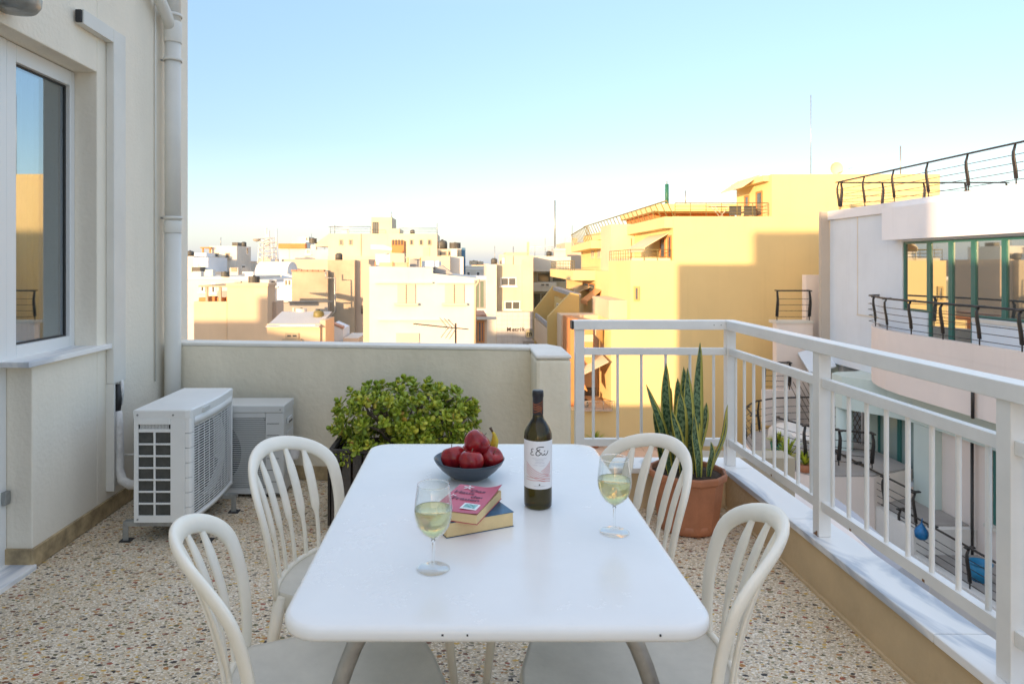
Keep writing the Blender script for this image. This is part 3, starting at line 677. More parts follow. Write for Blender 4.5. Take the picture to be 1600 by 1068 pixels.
# ---------------------------------------------------------------- air conditioners
def ac_unit(label, x0, x1, y0, y1, z0, z1, face, mat):
    """face 'x': fan grille on the +X side; 'y': fan grille on the -Y side"""
    A = thing('air_conditioner', label, 'air conditioner', ((x0+x1)/2, (y0+y1)/2, z0), 'outdoor air conditioner units on the terrace')
    t = .012; top = z1-.045
    if face == 'x':
        c = .022
        MB().box(x0, x1-.030, y1-t, y1, z0, top).build('end_panel', mat, A, bevel=.003)
        MB().box(x0, x0+t, y0+.001, y1-t, z0, top).build('coil', M['fins'], A)
        MB().box(x0+.02, x1-.05, y0+.012, y0+.016, z0+.03, top-.05).build('coil', M['fins'], A)
        sx0, sx1 = x0, x1-.085
        # end lattice: border, one mullion, crossbars
        MB().box(sx0, sx0+.022, y0, y0+.010, z0, top).build('side_frame', mat, A, bevel=.002)
        MB().box(sx1-.020, x1-.032, y0, y0+.010, z0, top).build('side_frame', mat, A, bevel=.002)
        MB().box(sx0+.022, sx1-.020, y0, y0+.010, z0, z0+.035).build('side_frame', mat, A, bevel=.002)
        MB().box(sx0+.022, sx1-.020, y0, y0+.010, top-.070, top-.0535).build('side_frame', mat, A, bevel=.002)
        MB().box(sx0+.022, sx1-.020, y0-.004, y0+.010, top-.030, top-.001).build('side_frame', mat, A, bevel=.003)
        zz0, zz1 = z0+.035, top-.070; xm = (sx0+.022+sx1-.020)/2
        MB().box(xm-.005, xm+.005, y0+.001, y0+.009, zz0, zz1).build('grille_bar', mat, A, bevel=.002)
        for k in range(1, 7):
            z = zz0+(zz1-zz0)*k/7; MB().box(sx0+.022, sx1-.020, y0, y0+.0095, z-.0045, z+.0045).build('grille_bar', mat, A, bevel=.002)
        for k in range(20):
            x = sx0+.034+k*(sx1-sx0-.066)/19; MB().box(x-.0015, x+.0015, y0+.001, y0+.008, top-.0535, top-.030).build('vent_rib', mat, A)
        # rounded front corner and fan face
        for k in range(7):
            za, zb = z0+(top-z0)*k/7, z0+(top-z0)*(k+1)/7
            pr = [(x1-.0315, y0+.002), (x1-.012, y0+.004), (x1-.003, y0+.012), (x1, y0+.026), (x1, y0+.042), (x1-.03, y0+.042)]
            MB().prism(pr, za+.0012, zb-.0012).build('corner_panel', mat, A, bevel=.002)
        yA, yB = y0+.043, y1-.012
        bow = lambda y: .016*math.sin(math.pi*(y-yA)/(yB-yA))
        for z_a, z_b in ((z0, z0+.022), (top-.045, top-.001)):
            m_ = MB(); 
            for i in range(13):
                y = yA+(yB-yA)*i/12; xx = x1+bow(y); m_.v += [(xx-.02, y, z_a), (xx, y, z_a), (xx, y, z_b), (xx-.02, y, z_b)]
            for i in range(12):
                for k in range(4): k2 = (k+1) % 4; m_.f.append((i*4+k, i*4+k2, i*4+4+k2, i*4+4+k)); m_.sm.append(True)
            m_.build('face_frame', mat, A)
        MB().box(x1-.02, x1+.001, y1-.012, y1, z0, top).build('face_frame', mat, A, bevel=.003)
        n = 34
        for k in range(n):
            z = z0+.028+(top-.05-z0-.028)*k/(n-1); pts = [(x1-.004+bow(yA+(yB-yA)*i/10), yA+(yB-yA)*i/10, z) for i in range(11)]
            MB().tube(pts, .0026, 5, False).build('grille_slat', mat, A)
        for k in range(1, 9):
            y = yA+(yB-yA)*k/9; MB().tube([(x1-.008+bow(y), y, z0+.02), (x1-.008+bow(y), y, top-.045)], .0018, 5, False).build('grille_rod', mat, A)
        cy, cz_, rf = (yA+yB)/2, (z0+top)/2, .215
        MB().lathe([(rf, 0), (rf+.012, .0), (rf+.012, .05), (rf, .05)], (0, 0, 0), 40, close=True)
        rg = MB(); 
        for k in range(41):
            a = 2*math.pi*k/40; c_, s_ = math.cos(a), math.sin(a)
            rg.v += [(x1-.02, cy+rf*c_, cz_+rf*s_), (x1-.07, cy+rf*c_, cz_+rf*s_)]
        for k in range(40): rg.f.append((2*k, 2*k+2, 2*k+3, 2*k+1)); rg.sm.append(True)
        rg.build('fan_ring', mat, A)
        pl = MB(); # mounting plate with the round opening left free
        for k in range(40):
            a0, a1 = 2*math.pi*k/40, 2*math.pi*(k+1)/40
            def sq(a):
                c_, s_ = math.cos(a), math.sin(a); hy, hz = (yB-yA)/2, (top-z0)/2-.02; q = min(hy/abs(c_) if abs(c_) > 1e-6 else 9, hz/abs(s_) if abs(s_) > 1e-6 else 9)
                return (x1-.0195, cy+q*c_, cz_+q*s_)
            pl.add([(x1-.0195, cy+rf*math.cos(a0), cz_+rf*math.sin(a0)), (x1-.0195, cy+rf*math.cos(a1), cz_+rf*math.sin(a1)), sq(a1), sq(a0)], [(0, 1, 2, 3)])
        pl.build('fan_plate', flat('fan_plate', (.20, .20, .20), .6), A)
        MB().tube([(x1-.08, cy, cz_), (x1-.04, cy, cz_)], .045, 20).build('fan_hub', M['black'], A)
        for k in range(3):
            a = R(120*k+20); b_ = a+R(75); pts = []
            for i in range(6):
                th = a+(b_-a)*i/5; pts.append((x1-.08+.035*i/5, cy+rf*.93*math.cos(th), cz_+rf*.93*math.sin(th)))
            MB().add([(x1-.075, cy+.04*math.cos(a), cz_+.04*math.sin(a))]+pts+[(x1-.05, cy+.04*math.cos(b_), cz_+.04*math.sin(b_))], [tuple(range(8))]).build('fan_blade', M['black'], A)
        MB().box(x0+.012, x1-.10, y0+.03, y1-.02, z0+.005, top-.01).build('inner_box', M['dark'], A)
        # bulged lid
        m_ = MB(); b0 = []
        for z, o_ in ((top, 0), (z1-.006, .002), (z1, -.006)):
            ring = [(x0-o_, y0-o_), (x1-.03, y0-o_), (x1-.008, y0+.006-o_), (x1+o_, y0+.026)] + [(x1+bow(yA+(yB-yA)*i/8)+o_, yA+(yB-yA)*i/8) for i in range(9)] + [(x1+o_, y1+o_), (x0-o_, y1+o_)]
            b0.append(len(m_.v)); m_.v += [(x, y, z) for x, y in ring]; nn = len(ring)
        for a, b_ in zip(b0, b0[1:]):
            for i in range(nn): j = (i+1) % nn; m_.f.append((a+i, a+j, b_+j, b_+i)); m_.sm.append(False)
        m_.f.append(tuple(b0[-1]+i for i in range(nn))); m_.f.append(tuple(b0[0]+i for i in range(nn))[::-1]); m_.sm += [False]*2
        m_.build('top_cover', mat, A)
        MB().box(x1-.001, x1+.0195, y0+.12, y0+.20, z1-.034, z1-.016).build('rating_label', M['acg'], A)
        for x in (x0+.02, sx1-.005):
            MB().tube([(x, y0-.004, top+.018), (x, y0+.002, top+.018)], .005, 8).build('screw', M['galv'], A)
        MB().tube([(x0+.02, y0-.003, z0+.016), (x0+.02, y0+.002, z0+.016)], .005, 8).build('screw', M['galv'], A)
        for y in (y0+.03, y1-.17):
            MB().bar((x0-.06, y, z0-.011), (x1+.085, y, z0-.011), .036, .022).build('stand_rail', M['galv'], A)
            for x in (x0-.048, x1+.072):
                MB().box(x-.014, x+.014, y-.017, y-.013, .006, z0-.022).build('stand_leg', M['galv'], A)
                MB().box(x-.014, x-.010, y-.013, y+.017, .006, z0-.022).build('stand_leg', M['galv'], A)
                MB().box(x-.028, x+.028, y-.03, y+.02, .0005, .006).build('rubber_foot', M['black'], A)
    else:
        MB().box(x1-.002-t, x1-.002, y0+.03, y1, z0, top).build('side_panel', mat, A, bevel=.003)
        MB().box(x0, x0+t, y0+.03, y1, z0, top).build('side_panel', mat, A, bevel=.003)
        MB().box(x0+t, x1-t, y1-t, y1, z0, top).build('coil', M['fins'], A)
        MB().box(x1-.11, x1, y0, y0+.03, z0, top).build('front_panel', mat, A, bevel=.004)
        MB().box(x0, x1-.111, y0+.001, y0+.03, z0, z0+.03).build('front_panel', mat, A, bevel=.003)
        MB().box(x0, x1-.111, y0+.001, y0+.03, top-.03, top).build('front_panel', mat, A, bevel=.003)
        for k in range(7):
            z = z0+(top-z0)*k/7+.004; MB().box(x1-.1005, x1-.028, y0-.0012, y0, z, z+.003).build('panel_groove', M['fins'], A)
        n = 34
        for k in range(n):
            z = z0+.036+(top-z0-.072)*k/(n-1); MB().box(x0+.01, x1-.112, y0+.002, y0+.007, z-.0028, z+.0028).build('grille_slat', mat, A)
        cx, cz_, rf = x0+.29, (z0+top)/2, .215
        MB().box(x0+.01, x1-.03, y0+.09, y0+.1, z0+.02, top-.01).build('inner_box', M['dark'], A)
        pl = MB()
        for k in range(40):
            a0, a1 = 2*math.pi*k/40, 2*math.pi*(k+1)/40
            def sq(a):
                c_, s_ = math.cos(a), math.sin(a); hxp, hxn, hz = x1-.111-cx, cx-x0, (top-z0)/2-.01; q = min((hxp if c_ > 0 else hxn)/abs(c_) if abs(c_) > 1e-6 else 9, hz/abs(s_) if abs(s_) > 1e-6 else 9)
                return (cx+q*c_, y0+.020, cz_+q*s_)
            pl.add([(cx+rf*math.cos(a0), y0+.020, cz_+rf*math.sin(a0)), (cx+rf*math.cos(a1), y0+.020, cz_+rf*math.sin(a1)), sq(a1), sq(a0)], [(0, 1, 2, 3)])
        pl.build('fan_plate', flat('fan_plate_grey', (.42, .43, .42), .6), A)
        MB().box(x0-.003, x1+.003, y0-.004, y1+.002, top, z1).build('top_cover', mat, A, bevel=.006)
        MB().box(x1-.001, x1+.010, y0+.07, y0+.17, top-.085, top-.045).build('handle', mat, A, bevel=.006)
        MB().box(x1+.0101, x1+.011, y0+.08, y0+.16, top-.078, top-.066).build('handle_recess', M['fins'], A)
        MB().box(x1-.001, x1+.004, y0+.06, y1-.02, z0+.10, top-.13).build('service_panel', mat, A, bevel=.003)
        MB().box(x1-.0, x1+.06, y0+.10, y0+.16, z0+.17, z0+.27).build('valve_cover', paint('valve_white', (.72, .70, .68), .5, .05), A, bevel=.02, seg=3)
        for y in (y0+.03, y1-.05):
            for x in (x0+.1, x1-.1): MB().box(x-.03, x+.03, y-.012, y+.012, .0005, z0).build('foot', M['black'], A)
        MB().tube([(x1-.02, y0-.006, top+.02), (x1-.02, y0, top+.02)], .005, 8).build('screw', M['galv'], A)
    return A
ac_unit('white air conditioner nearest the camera, side lattice facing us, on metal feet', -1.673, -1.384, 3.345, 3.935, .10, .668, 'x', M['acw'])
ac_unit('grey air conditioner standing against the parapet, partly behind the white one', -1.86, -1.095, 3.985, 4.215, .022, .553, 'y', M['acg'])
ins = paint('insulation_wrap', (.74, .72, .68), .6, .12, 20, .5, 60)
hs = thing('refrigerant_pipe', 'white wrapped pipe curving from the wall trunking into the air conditioner', 'pipe', (-1.9, 3.7, .3))
MB().tube([(-1.975, 3.76, .72), (-1.965, 3.76, .64), (-1.972, 3.755, .56)], .018, 10).build('pipe_section', M['black'], hs)
MB().tube([(-1.972, 3.755, .57), (-1.962, 3.75, .50), (-1.955, 3.745, .36), (-1.952, 3.74, .25), (-1.93, 3.73, .19), (-1.88, 3.72, .165), (-1.80, 3.71, .175), (-1.68, 3.70, .22)], .026, 12).build('wrapping', ins, hs)
MB().tube([(-1.96, 3.78, .74), (-1.952, 3.775, .68), (-1.962, 3.77, .60)], .011, 8).build('pipe_section', ins, hs)
tag(MB().tube([(-1.995, 3.83, .30), (-1.94, 3.82, .305), (-1.80, 3.81, .31), (-1.69, 3.80, .32)], .006, 6).build('cable', M['pipe']), 'thin cable from the wall to the white air conditioner', 'cable')

# ---------------------------------------------------------------- plants
PL = thing('jade_plant', 'bushy green jade plant growing in the dark wooden planter', 'plant', (-.35, 3.74, .42))
pm, n_, l_, b_p = base('jade_leaf'); b_p.inputs['Roughness'].default_value = .38; b_p.inputs['Subsurface Weight'].default_value = .0
oi = n_.new('ShaderNodeNewGeometry'); cr = n_.new('ShaderNodeValToRGB'); e = cr.color_ramp.elements
e[0].position = 0; e[0].color = (.17, .25, .02, 1); e[1].position = 1; e[1].color = (.56, .56, .06, 1); q = e.new(.55); q.color = (.32, .42, .03, 1); q = e.new(.965); q.color = (.56, .54, .06, 1); q = e.new(.975); q.color = (.46, .18, .05, 1)
l_.new(oi.outputs['Random Per Island'], cr.inputs[0]); l_.new(cr.outputs[0], b_p.inputs['Base Color'])
pm2, n_, l_, b_p = base('jade_leaf_single'); b_p.inputs['Roughness'].default_value = .38
oi = n_.new('ShaderNodeObjectInfo'); cr = n_.new('ShaderNodeValToRGB'); e = cr.color_ramp.elements
e[0].position = 0; e[0].color = (.20, .27, .022, 1); e[1].position = 1; e[1].color = (.62, .62, .07, 1); q = e.new(.6); q.color = (.38, .47, .035, 1); q = e.new(.965); q.color = (.62, .60, .07, 1); q = e.new(.975); q.color = (.50, .20, .05, 1)
l_.new(oi.outputs['Random'], cr.inputs[0]); l_.new(cr.outputs[0], b_p.inputs['Base Color'])
# obovate fleshy leaf along +x
def leafverts(L_=1.0):
    st = [(0, .06, .05), (.25, .20, .07), (.55, .36, .09), (.8, .34, .09), (.95, .18, .06)]; v = []; f = []
    for x, wd, th in st:
        z = .10*x*x; v += [(x*L_, -wd*L_, z*L_+.03*L_), (x*L_, 0, (z+th*.8)*L_-.02*L_), (x*L_, wd*L_, z*L_+.03*L_), (x*L_, 0, (z-th)*L_)]
    for i in range(len(st)-1):
        for k in range(4): k2 = (k+1) % 4; f.append((i*4+k, i*4+k2, i*4+4+k2, i*4+4+k))
    v.append((L_, 0, .1*L_+.02*L_)); t = len(v)-1; b0 = (len(st)-1)*4
    for k in range(4): f.append((b0+k, b0+(k+1) % 4, t))
    return v, f
lv, lf_ = leafverts()
lm = bpy.data.meshes.new('leaf'); lm.from_pydata(lv, [], [x[::-1] for x in lf_]); lm.polygons.foreach_set('use_smooth', [True]*len(lf_)); lm.materials.append(pm2)
rs = random.Random(11)
CX, CY, CZ = -.345, 3.76, .52
tips = []
def crown_ok(p):
    x, y, z = (p[0]-CX)/.415, (p[1]-CY)/.30, (p[2]-CZ)/.235
    return x*x*abs(x)**.3 + y*y + (z*z*abs(z)**.4 if z > 0 else (z/1.25)**2) < 1
wd_ = MB(); 
for k in range(26):
    a = rs.uniform(0, 2*math.pi); sp_ = rs.uniform(.2, 1)
    p = Vector((CX+.05*math.cos(a), CY+.04*math.sin(a), .36)); tgt = Vector((CX+.31*sp_*math.cos(a), CY+.20*sp_*math.sin(a), CZ+rs.uniform(-.02, .13)))
    pts = [p]; n = 6
    for i in range(1, n+1):
        t = i/n; q = p.lerp(tgt, t) + Vector((rs.uniform(-.02, .02), rs.uniform(-.02, .02), .05*math.sin(math.pi*t)*.6)); pts.append(q)
    wd_.tube(pts, [.014*(1-.65*i/n) for i in range(n+1)], 6)
# main right-hand branch reaching to the side
pts = [Vector((-.30, 3.72, .40)), Vector((-.18, 3.70, .50)), Vector((-.10, 3.69, .585)), Vector((-.02, 3.69, .63)), Vector((.03, 3.69, .66))]
wd_.tube(pts, [.013, .011, .009, .007, .005], 8)
wd_.tube([Vector((-.28, 3.62, .40)), Vector((-.1, 3.60, .47)), Vector((0.0, 3.60, .56))], [.010, .008, .005], 8)
wd_.build('stem', M['bark'], PL)
ros = []
tries = 0
while len(ros) < 370 and tries < 60000:
    tries += 1
    p = (CX+rs.uniform(-.43, .43), CY+rs.uniform(-.32, .30), rs.uniform(.30, .80))
    if not crown_ok(p): continue
    x, y, z = (p[0]-CX)/.415, (p[1]-CY)/.30, (p[2]-CZ)/.235
    rr_ = math.sqrt(x*x+y*y+z*z)
    if rr_ < .62 and rs.random() < .85: continue
    hole = math.sin(p[0]*23+1.3)*math.sin(p[2]*27+.4)*math.sin(p[1]*21)
    if hole > .30: continue
    if any((p[0]-q[0])**2+(p[1]-q[1])**2+(p[2]-q[2])**2 < .026**2 for q in ros): continue
    ros.append(p)
for i in range(16): ros.append((PX(712+i*1.9+rs.uniform(-4, 4), 3.69), 3.69+rs.uniform(-.03, .03), PZ(640-rs.uniform(-8, 14), 3.69)))
for i in range(14): ros.append((PX(529+rs.uniform(-4, 30), 3.5), 3.50+rs.uniform(-.04, .06), rs.uniform(.33, .44)))
allf = MB(); singles = []
for p in ros:
    out = Vector((p[0]-CX, (p[1]-CY)*1.3, (p[2]-CZ)*1.2+.12)).normalized()
    out = (out + Vector((rs.uniform(-.35, .35), rs.uniform(-.35, .35), rs.uniform(-.2, .5)))).normalized()
    q0 = Vector((0, 0, 1)).rotation_difference(out).to_matrix().to_4x4()
    for tier, (nl, op, ln) in enumerate(((4, 28, .030), (4, 62, .041), (3, 98, .040))):
        a0 = rs.uniform(0, 2*math.pi)
        for k in range(nl):
            a = a0+k*2*math.pi/nl+rs.uniform(-.25, .25); l2 = ln*rs.uniform(.72, 1.18)
            Mx = Matrix.Translation(Vector(p) - out*(.010*tier)) @ q0 @ Matrix.Rotation(a, 4, 'Z') @ Matrix.Rotation(-R(90-op+rs.uniform(-14, 14)), 4, 'Y') @ Matrix.Scale(l2, 4)
            singles.append((p[1] - out.y*.02 - (.1 if tier < 2 else 0) - p[2]*.3, Mx))
singles.sort(key=lambda s: s[0])
for i, (k, Mx) in enumerate(singles):
    if i < 290:
        o = bpy.data.objects.new('leaf', lm); S.collection.objects.link(o); o.parent = PL; o.matrix_local = Matrix.Translation(-PL.location) @ Mx
    else: allf.add([Mx @ Vector(v) for v in lv], [x[::-1] for x in lf_], True)
tag(allf.build('foliage', pm, PL), kind='stuff')
PB = thing('wooden_planter', 'dark weathered wooden planter box with vertical slats holding the jade plant', 'planter', (-.35, 3.74, 0))
px0_, px1_, py0_, py1_ = -.715, .02, 3.50, 3.98
MB().box(px0_+.02, px1_-.02, py0_+.02, py1_-.02, .06, .37).build('soil', M['soil'], PB)
for a in ((px0_, px1_, py0_-.012, py0_+.012), (px0_, px1_, py1_-.012, py1_+.012), (px0_-.012, px0_+.012, py0_+.013, py1_-.013), (px1_-.012, px1_+.012, py0_+.013, py1_-.013)):
    MB().box(*a, .405, .425).build('rim_board', M['wood'], PB, bevel=.002)
    MB().box(a[0]+.013, a[1]-.013, a[2]+.006, a[3]+.006 if a[3]-a[2] < .1 else a[3], .10, .14).build('rail_board', M['wood'], PB, bevel=.002)
n = 13
for k in range(n):
    x = px0_+.03+(px1_-px0_-.06)*k/(n-1)
    MB().box(x-.022, x+.022, py0_-.022, py0_-.004, .02, .400).build('slat', M['wood'], PB, bevel=.002)
for k in range(8):
    y = py0_+.03+(py1_-py0_-.06)*k/7
    for x in (px0_-.018, px1_+.004): MB().box(x, x+.014, y-.022, y+.022, .02, .400).build('slat', M['wood'], PB, bevel=.002)

# snake plant
SX, SY = 1.175, 3.545
POT = thing('plant_pot', 'large terracotta coloured pot beside the railing corner', 'pot', (SX, SY, 0))
def ngon_lathe(prof, n=12, sm_=False): return MB().lathe(prof, (SX, SY, 0), n, sm_)
ngon_lathe([(0, .012), (.150, .012), (.158, .04), (.178, .20), (.184, .262), (.186, .268), (.200, .274), (.203, .305), (.196, .312), (.186, .308), (.180, .27), (.0, .27)], 12).build('pot_body', M['terracotta'], POT, bevel=.006)
MB().lathe([(0, .002), (.135, .002), (.150, .006), (.156, .052), (.150, .054), (.144, .016), (0, .012)], (SX, SY, 0), 40).build('saucer', M['terracotta'], POT)
MB().lathe([(.179, .284), (.12, .296), (0, .300)], (SX, SY, 0), 24).build('soil', M['soil'], POT)
sm_, n_, l_, b_p = base('snake_leaf'); b_p.inputs['Roughness'].default_value = .38
uv = n_.new('ShaderNodeUVMap'); uv.uv_map = 'uv'; sx = n_.new('ShaderNodeSeparateXYZ'); l_.new(uv.outputs[0], sx.inputs[0])
mp = n_.new('ShaderNodeMapping'); mp.inputs['Scale'].default_value = (1.6, 26, 1); l_.new(uv.outputs[0], mp.inputs[0])
nz = n_.new('ShaderNodeTexNoise'); nz.inputs['Scale'].default_value = 1.3; nz.inputs['Detail'].default_value = 4; nz.inputs['Distortion'].default_value = .8; l_.new(mp.outputs[0], nz.inputs['Vector'])
cr = n_.new('ShaderNodeValToRGB'); e = cr.color_ramp.elements; e[0].position = .42; e[0].color = (.018, .055, .022, 1); e[1].position = .60; e[1].color = (.16, .25, .13, 1)
l_.new(nz.outputs[0], cr.inputs[0])
ab = n_.new('ShaderNodeMath'); ab.operation = 'ABSOLUTE'; l_.new(sx.outputs[0], ab.inputs[0])
nz2 = n_.new('ShaderNodeTexNoise'); nz2.inputs['Scale'].default_value = 6; l_.new(uv.outputs[0], nz2.inputs['Vector'])
ad = n_.new('ShaderNodeMath'); ad.operation = 'MULTIPLY_ADD'; ad.inputs[1].default_value = .18; l_.new(nz2.outputs[0], ad.inputs[0]); l_.new(ab.outputs[0], ad.inputs[2])
gt = n_.new('ShaderNodeMath'); gt.operation = 'GREATER_THAN'; gt.inputs[1].default_value = .74; l_.new(ad.outputs[0], gt.inputs[0])
mxx = n_.new('ShaderNodeMix'); mxx.data_type = 'RGBA'; l_.new(gt.outputs[0], mxx.inputs[0]); l_.new(cr.outputs[0], mxx.inputs[6]); mxx.inputs[7].default_value = (.52, .48, .10, 1)
l_.new(mxx.outputs[2], b_p.inputs['Base Color'])
SP = thing('snake_plant', 'tall variegated snake plant with yellow edged leaves in the terracotta pot', 'plant', (SX, SY, .29))
def snake(bx_, by_, tip, wd, twist=0, face=0, bow_=.0):
    a = Vector((SX+bx_, SY+by_, .285)); t_ = Vector(tip); n = 16; mb = MB(); uvs = []
    d = (t_-a); sidev = Vector((d.y, -d.x, 0)); mid = (a+t_)/2 + Vector((bow_, 0, 0))
    for i in range(n+1):
        t = i/n; p = a*(1-t)**2 + mid*2*t*(1-t) + t_*t*t
        wv = wd*(.42+.58*math.sin(math.pi*min(1, t*1.15+.12)**.9)**1) if t < .8 else wd*(.42+.58*math.sin(math.pi*min(1, .8*1.15+.12)**.9))*(1-(t-.8)/.2)**.75
        wv = wd*(.5+.5*math.sin(math.pi*min(t/.55, 1)/2)) if t < .55 else wd*max(.0, 1-((t-.55)/.45)**2.2)**.8
        an = face + twist*t; r_ = Vector((math.cos(an), math.sin(an), 0)); nn_ = Vector((-math.sin(an), math.cos(an), 0))
        wob = .004*math.sin(t*9+bx_*60)
        for u, dd in ((-1, -.22), (-.55, .02), (0, .12), (.55, .02), (1, -.22)):
            mb.v.append(tuple(p + r_*(wv*u) + nn_*(wv*dd+wob))); uvs.append((u, t*d.length*1.6))
        for u, dd in ((.55, .12), (0, .26), (-.55, .12)):
            mb.v.append(tuple(p + r_*(wv*u*.9) + nn_*(wv*dd*.9+wob+.002))); uvs.append((u, t*d.length*1.6))
    for i in range(n):
        for k in range(8): k2 = (k+1) % 8; mb.f.append((i*8+k, i*8+k2, i*8+8+k2, i*8+8+k)); mb.sm.append(True)
    mb.build('leaf', sm_, SP, uv=uvs)
def tipat(px, py, Y): return P(px, py, Y)
snk = [(0.03, -.02, tipat(1093, 534, 3.52), .032, .5, .2, .0), (-.07, .0, tipat(1040, 566, 3.56), .026, .4, -.1, -.03), (-.10, -.04, tipat(1010, 600, 3.48), .028, .6, .3, .03),
       (-.03, .04, tipat(1059, 590, 3.62), .027, -.5, .5, .0), (.02, .05, tipat(1068, 572, 3.66), .025, .3, -.4, .01), (.06, .02, tipat(1090, 596, 3.58), .026, .4, .9, .01),
       (-.05, -.07, tipat(1063, 612, 3.42), .030, -.7, .5, .0), (.00, -.05, tipat(1075, 574, 3.46), .027, .8, -.3, -.01), (.10, -.03, tipat(1138, 632, 3.47), .029, .4, .7, .03),
       (-.08, .06, tipat(1048, 605, 3.64), .024, .3, .2, -.02), (.05, .08, tipat(1104, 628, 3.66), .022, -.3, .1, .02), (.03, -.10, tipat(1083, 645, 3.38), .024, .5, .2, .0),
       (-.02, -.10, tipat(1050, 640, 3.38), .022, -.4, .6, -.01), (-.11, .03, tipat(1022, 640, 3.56), .022, .3, .4, -.01), (.08, -.08, tipat(1112, 690, 3.42), .018, .3, .2, .01),
       (-.01, .02, tipat(1060, 618, 3.52), .028, 1.0, .9, .01), (.05, -.06, tipat(1092, 660, 3.44), .024, .3, 1.1, -.02), (-.06, .09, tipat(1036, 590, 3.68), .022, .2, .0, .0)]
for a in snk: snake(a[0], a[1], a[2], a[3]*1.22, *a[4:])

# ================================================================ the town
def bpaint(name, col, var=.10, scale=.5):
    m = paint(name, col, .85, var, scale, .2, 6)
    n, l = m.node_tree.nodes, m.node_tree.links; b = n['Principled BSDF']; src = b.inputs['Base Color'].links[0].from_socket
    t = n.new('ShaderNodeTexCoord'); mp = n.new('ShaderNodeMapping'); mp.inputs['Scale'].default_value = (2.6, 2.6, .16); l.new(t.outputs['Object'], mp.inputs[0])
    z = n.new('ShaderNodeTexNoise'); z.inputs['Scale'].default_value = 1.4; z.inputs['Detail'].default_value = 7; z.inputs['Roughness'].default_value = .65; l.new(mp.outputs[0], z.inputs['Vector'])
    r = n.new('ShaderNodeMapRange'); r.inputs[1].default_value = .56; r.inputs[2].default_value = .78; r.inputs[4].default_value = .08+var; l.new(z.outputs[0], r.inputs[0])
    x = n.new('ShaderNodeMix'); x.data_type = 'RGBA'; l.new(r.outputs[0], x.inputs[0]); l.new(src, x.inputs[6]); x.inputs[7].default_value = (*[c*.52 for c in col], 1)
    p = n.new('ShaderNodeTexBrick'); p.inputs['Scale'].default_value = .35; p.inputs['Mortar Size'].default_value = 0; p.inputs['Color1'].default_value = (1, 1, 1, 1); p.inputs['Color2'].default_value = (.93, .93, .92, 1); l.new(t.outputs['Object'], p.inputs['Vector'])
    y = n.new('ShaderNodeMix'); y.data_type = 'RGBA'; y.blend_type = 'MULTIPLY'; y.inputs[0].default_value = .35; l.new(x.outputs[2], y.inputs[6]); l.new(p.outputs[0], y.inputs[7])
    l.new(y.outputs[2], b.inputs['Base Color']); return m
MC = dict(cream=bpaint('cream_render', (.66, .58, .43)), white=bpaint('white_render', (.70, .67, .60)), yellow=bpaint('yellow_render', (.80, .61, .29), .04), peach=bpaint('peach_render', (.70, .54, .37), .07),
          tan=bpaint('tan_render', (.52, .43, .31), .2), pinkish=bpaint('pinkish_render', (.62, .48, .36), .07), grey=bpaint('grey_render', (.42, .40, .36), .15), blue=bpaint('pale_blue_render', (.70, .77, .84), .06),
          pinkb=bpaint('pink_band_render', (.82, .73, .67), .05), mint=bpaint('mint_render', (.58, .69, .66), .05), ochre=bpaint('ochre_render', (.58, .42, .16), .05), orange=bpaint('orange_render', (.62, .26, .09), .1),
          whiteb=bpaint('off_white_base', (.76, .75, .72), .10), fin=bpaint('taupe_render', (.50, .45, .39), .05), deepblue=bpaint('blue_cladding', (.08, .19, .32), .1), glass=None, shutter=bpaint('cream_shutter', (.62, .56, .44), .03),
          tile=bpaint('terracotta_tile', (.50, .28, .19), .2, 3), awning=bpaint('awning_canvas', (.68, .56, .38), .05), awningo=bpaint('orange_awning', (.72, .33, .12), .08), floorg=bpaint('terrace_grey_tile', (.38, .36, .34), .1, 2), metalw=bpaint('white_metal', (.72, .71, .68), .05))
MC['glass'] = flat('dark_glass', (.16, .17, .17), .08, .35, .8)
MC['curtglass'] = flat('curtained_glass', (.34, .44, .42), .12, .3, .8)
MC['mirror'] = flat('reflective_glass', (.50, .53, .50), .02, .9)
MC['gframe'] = flat('grey_frame', (.30, .28, .24), .5)
def bld(name, label, cat, x, y, group=None): return thing(name, label, cat, (x, y, -13), group)
def block(root, px0, px1, pyt, Y, depth, mat, z0=-13, name='wall', cop=None, pyb=None):
    x0, x1 = PX(px0, Y), PX(px1, Y); z1 = PZ(pyt, Y); zb = PZ(pyb, Y) if pyb else z0
    MB().box(x0, x1, Y, Y+depth, zb, z1).build(name, mat, root)
    if cop:
        t = .18; c = MB()
        c.box(x0-.04, x1+.04, Y-.04, Y+t, z1+.002, z1+cop); c.box(x0-.04, x0+t, Y+t, Y+depth+.04, z1+.002, z1+cop); c.box(x1-t, x1+.04, Y+t, Y+depth+.04, z1+.002, z1+cop); c.box(x0+t, x1-t, Y+depth-t, Y+depth+.04, z1+.002, z1+cop)
        c.build('coping', mat, root)
    return x0, x1, z1
def sidedepth(px, px_end, Y): return Y*((px-VX)/(px_end-VX)-1)
def onplane(px, py, A, B):
    A, B = Vector(A), Vector(B); d = B-A; nrm = Vector((d.y, -d.x)); D = Vector(((px-VX)/F, 1)); t = A.dot(nrm)/D.dot(nrm)
    p = D*t; return (p-A).dot(d.normalized()), CAM_Z-(py-VY)/F*t
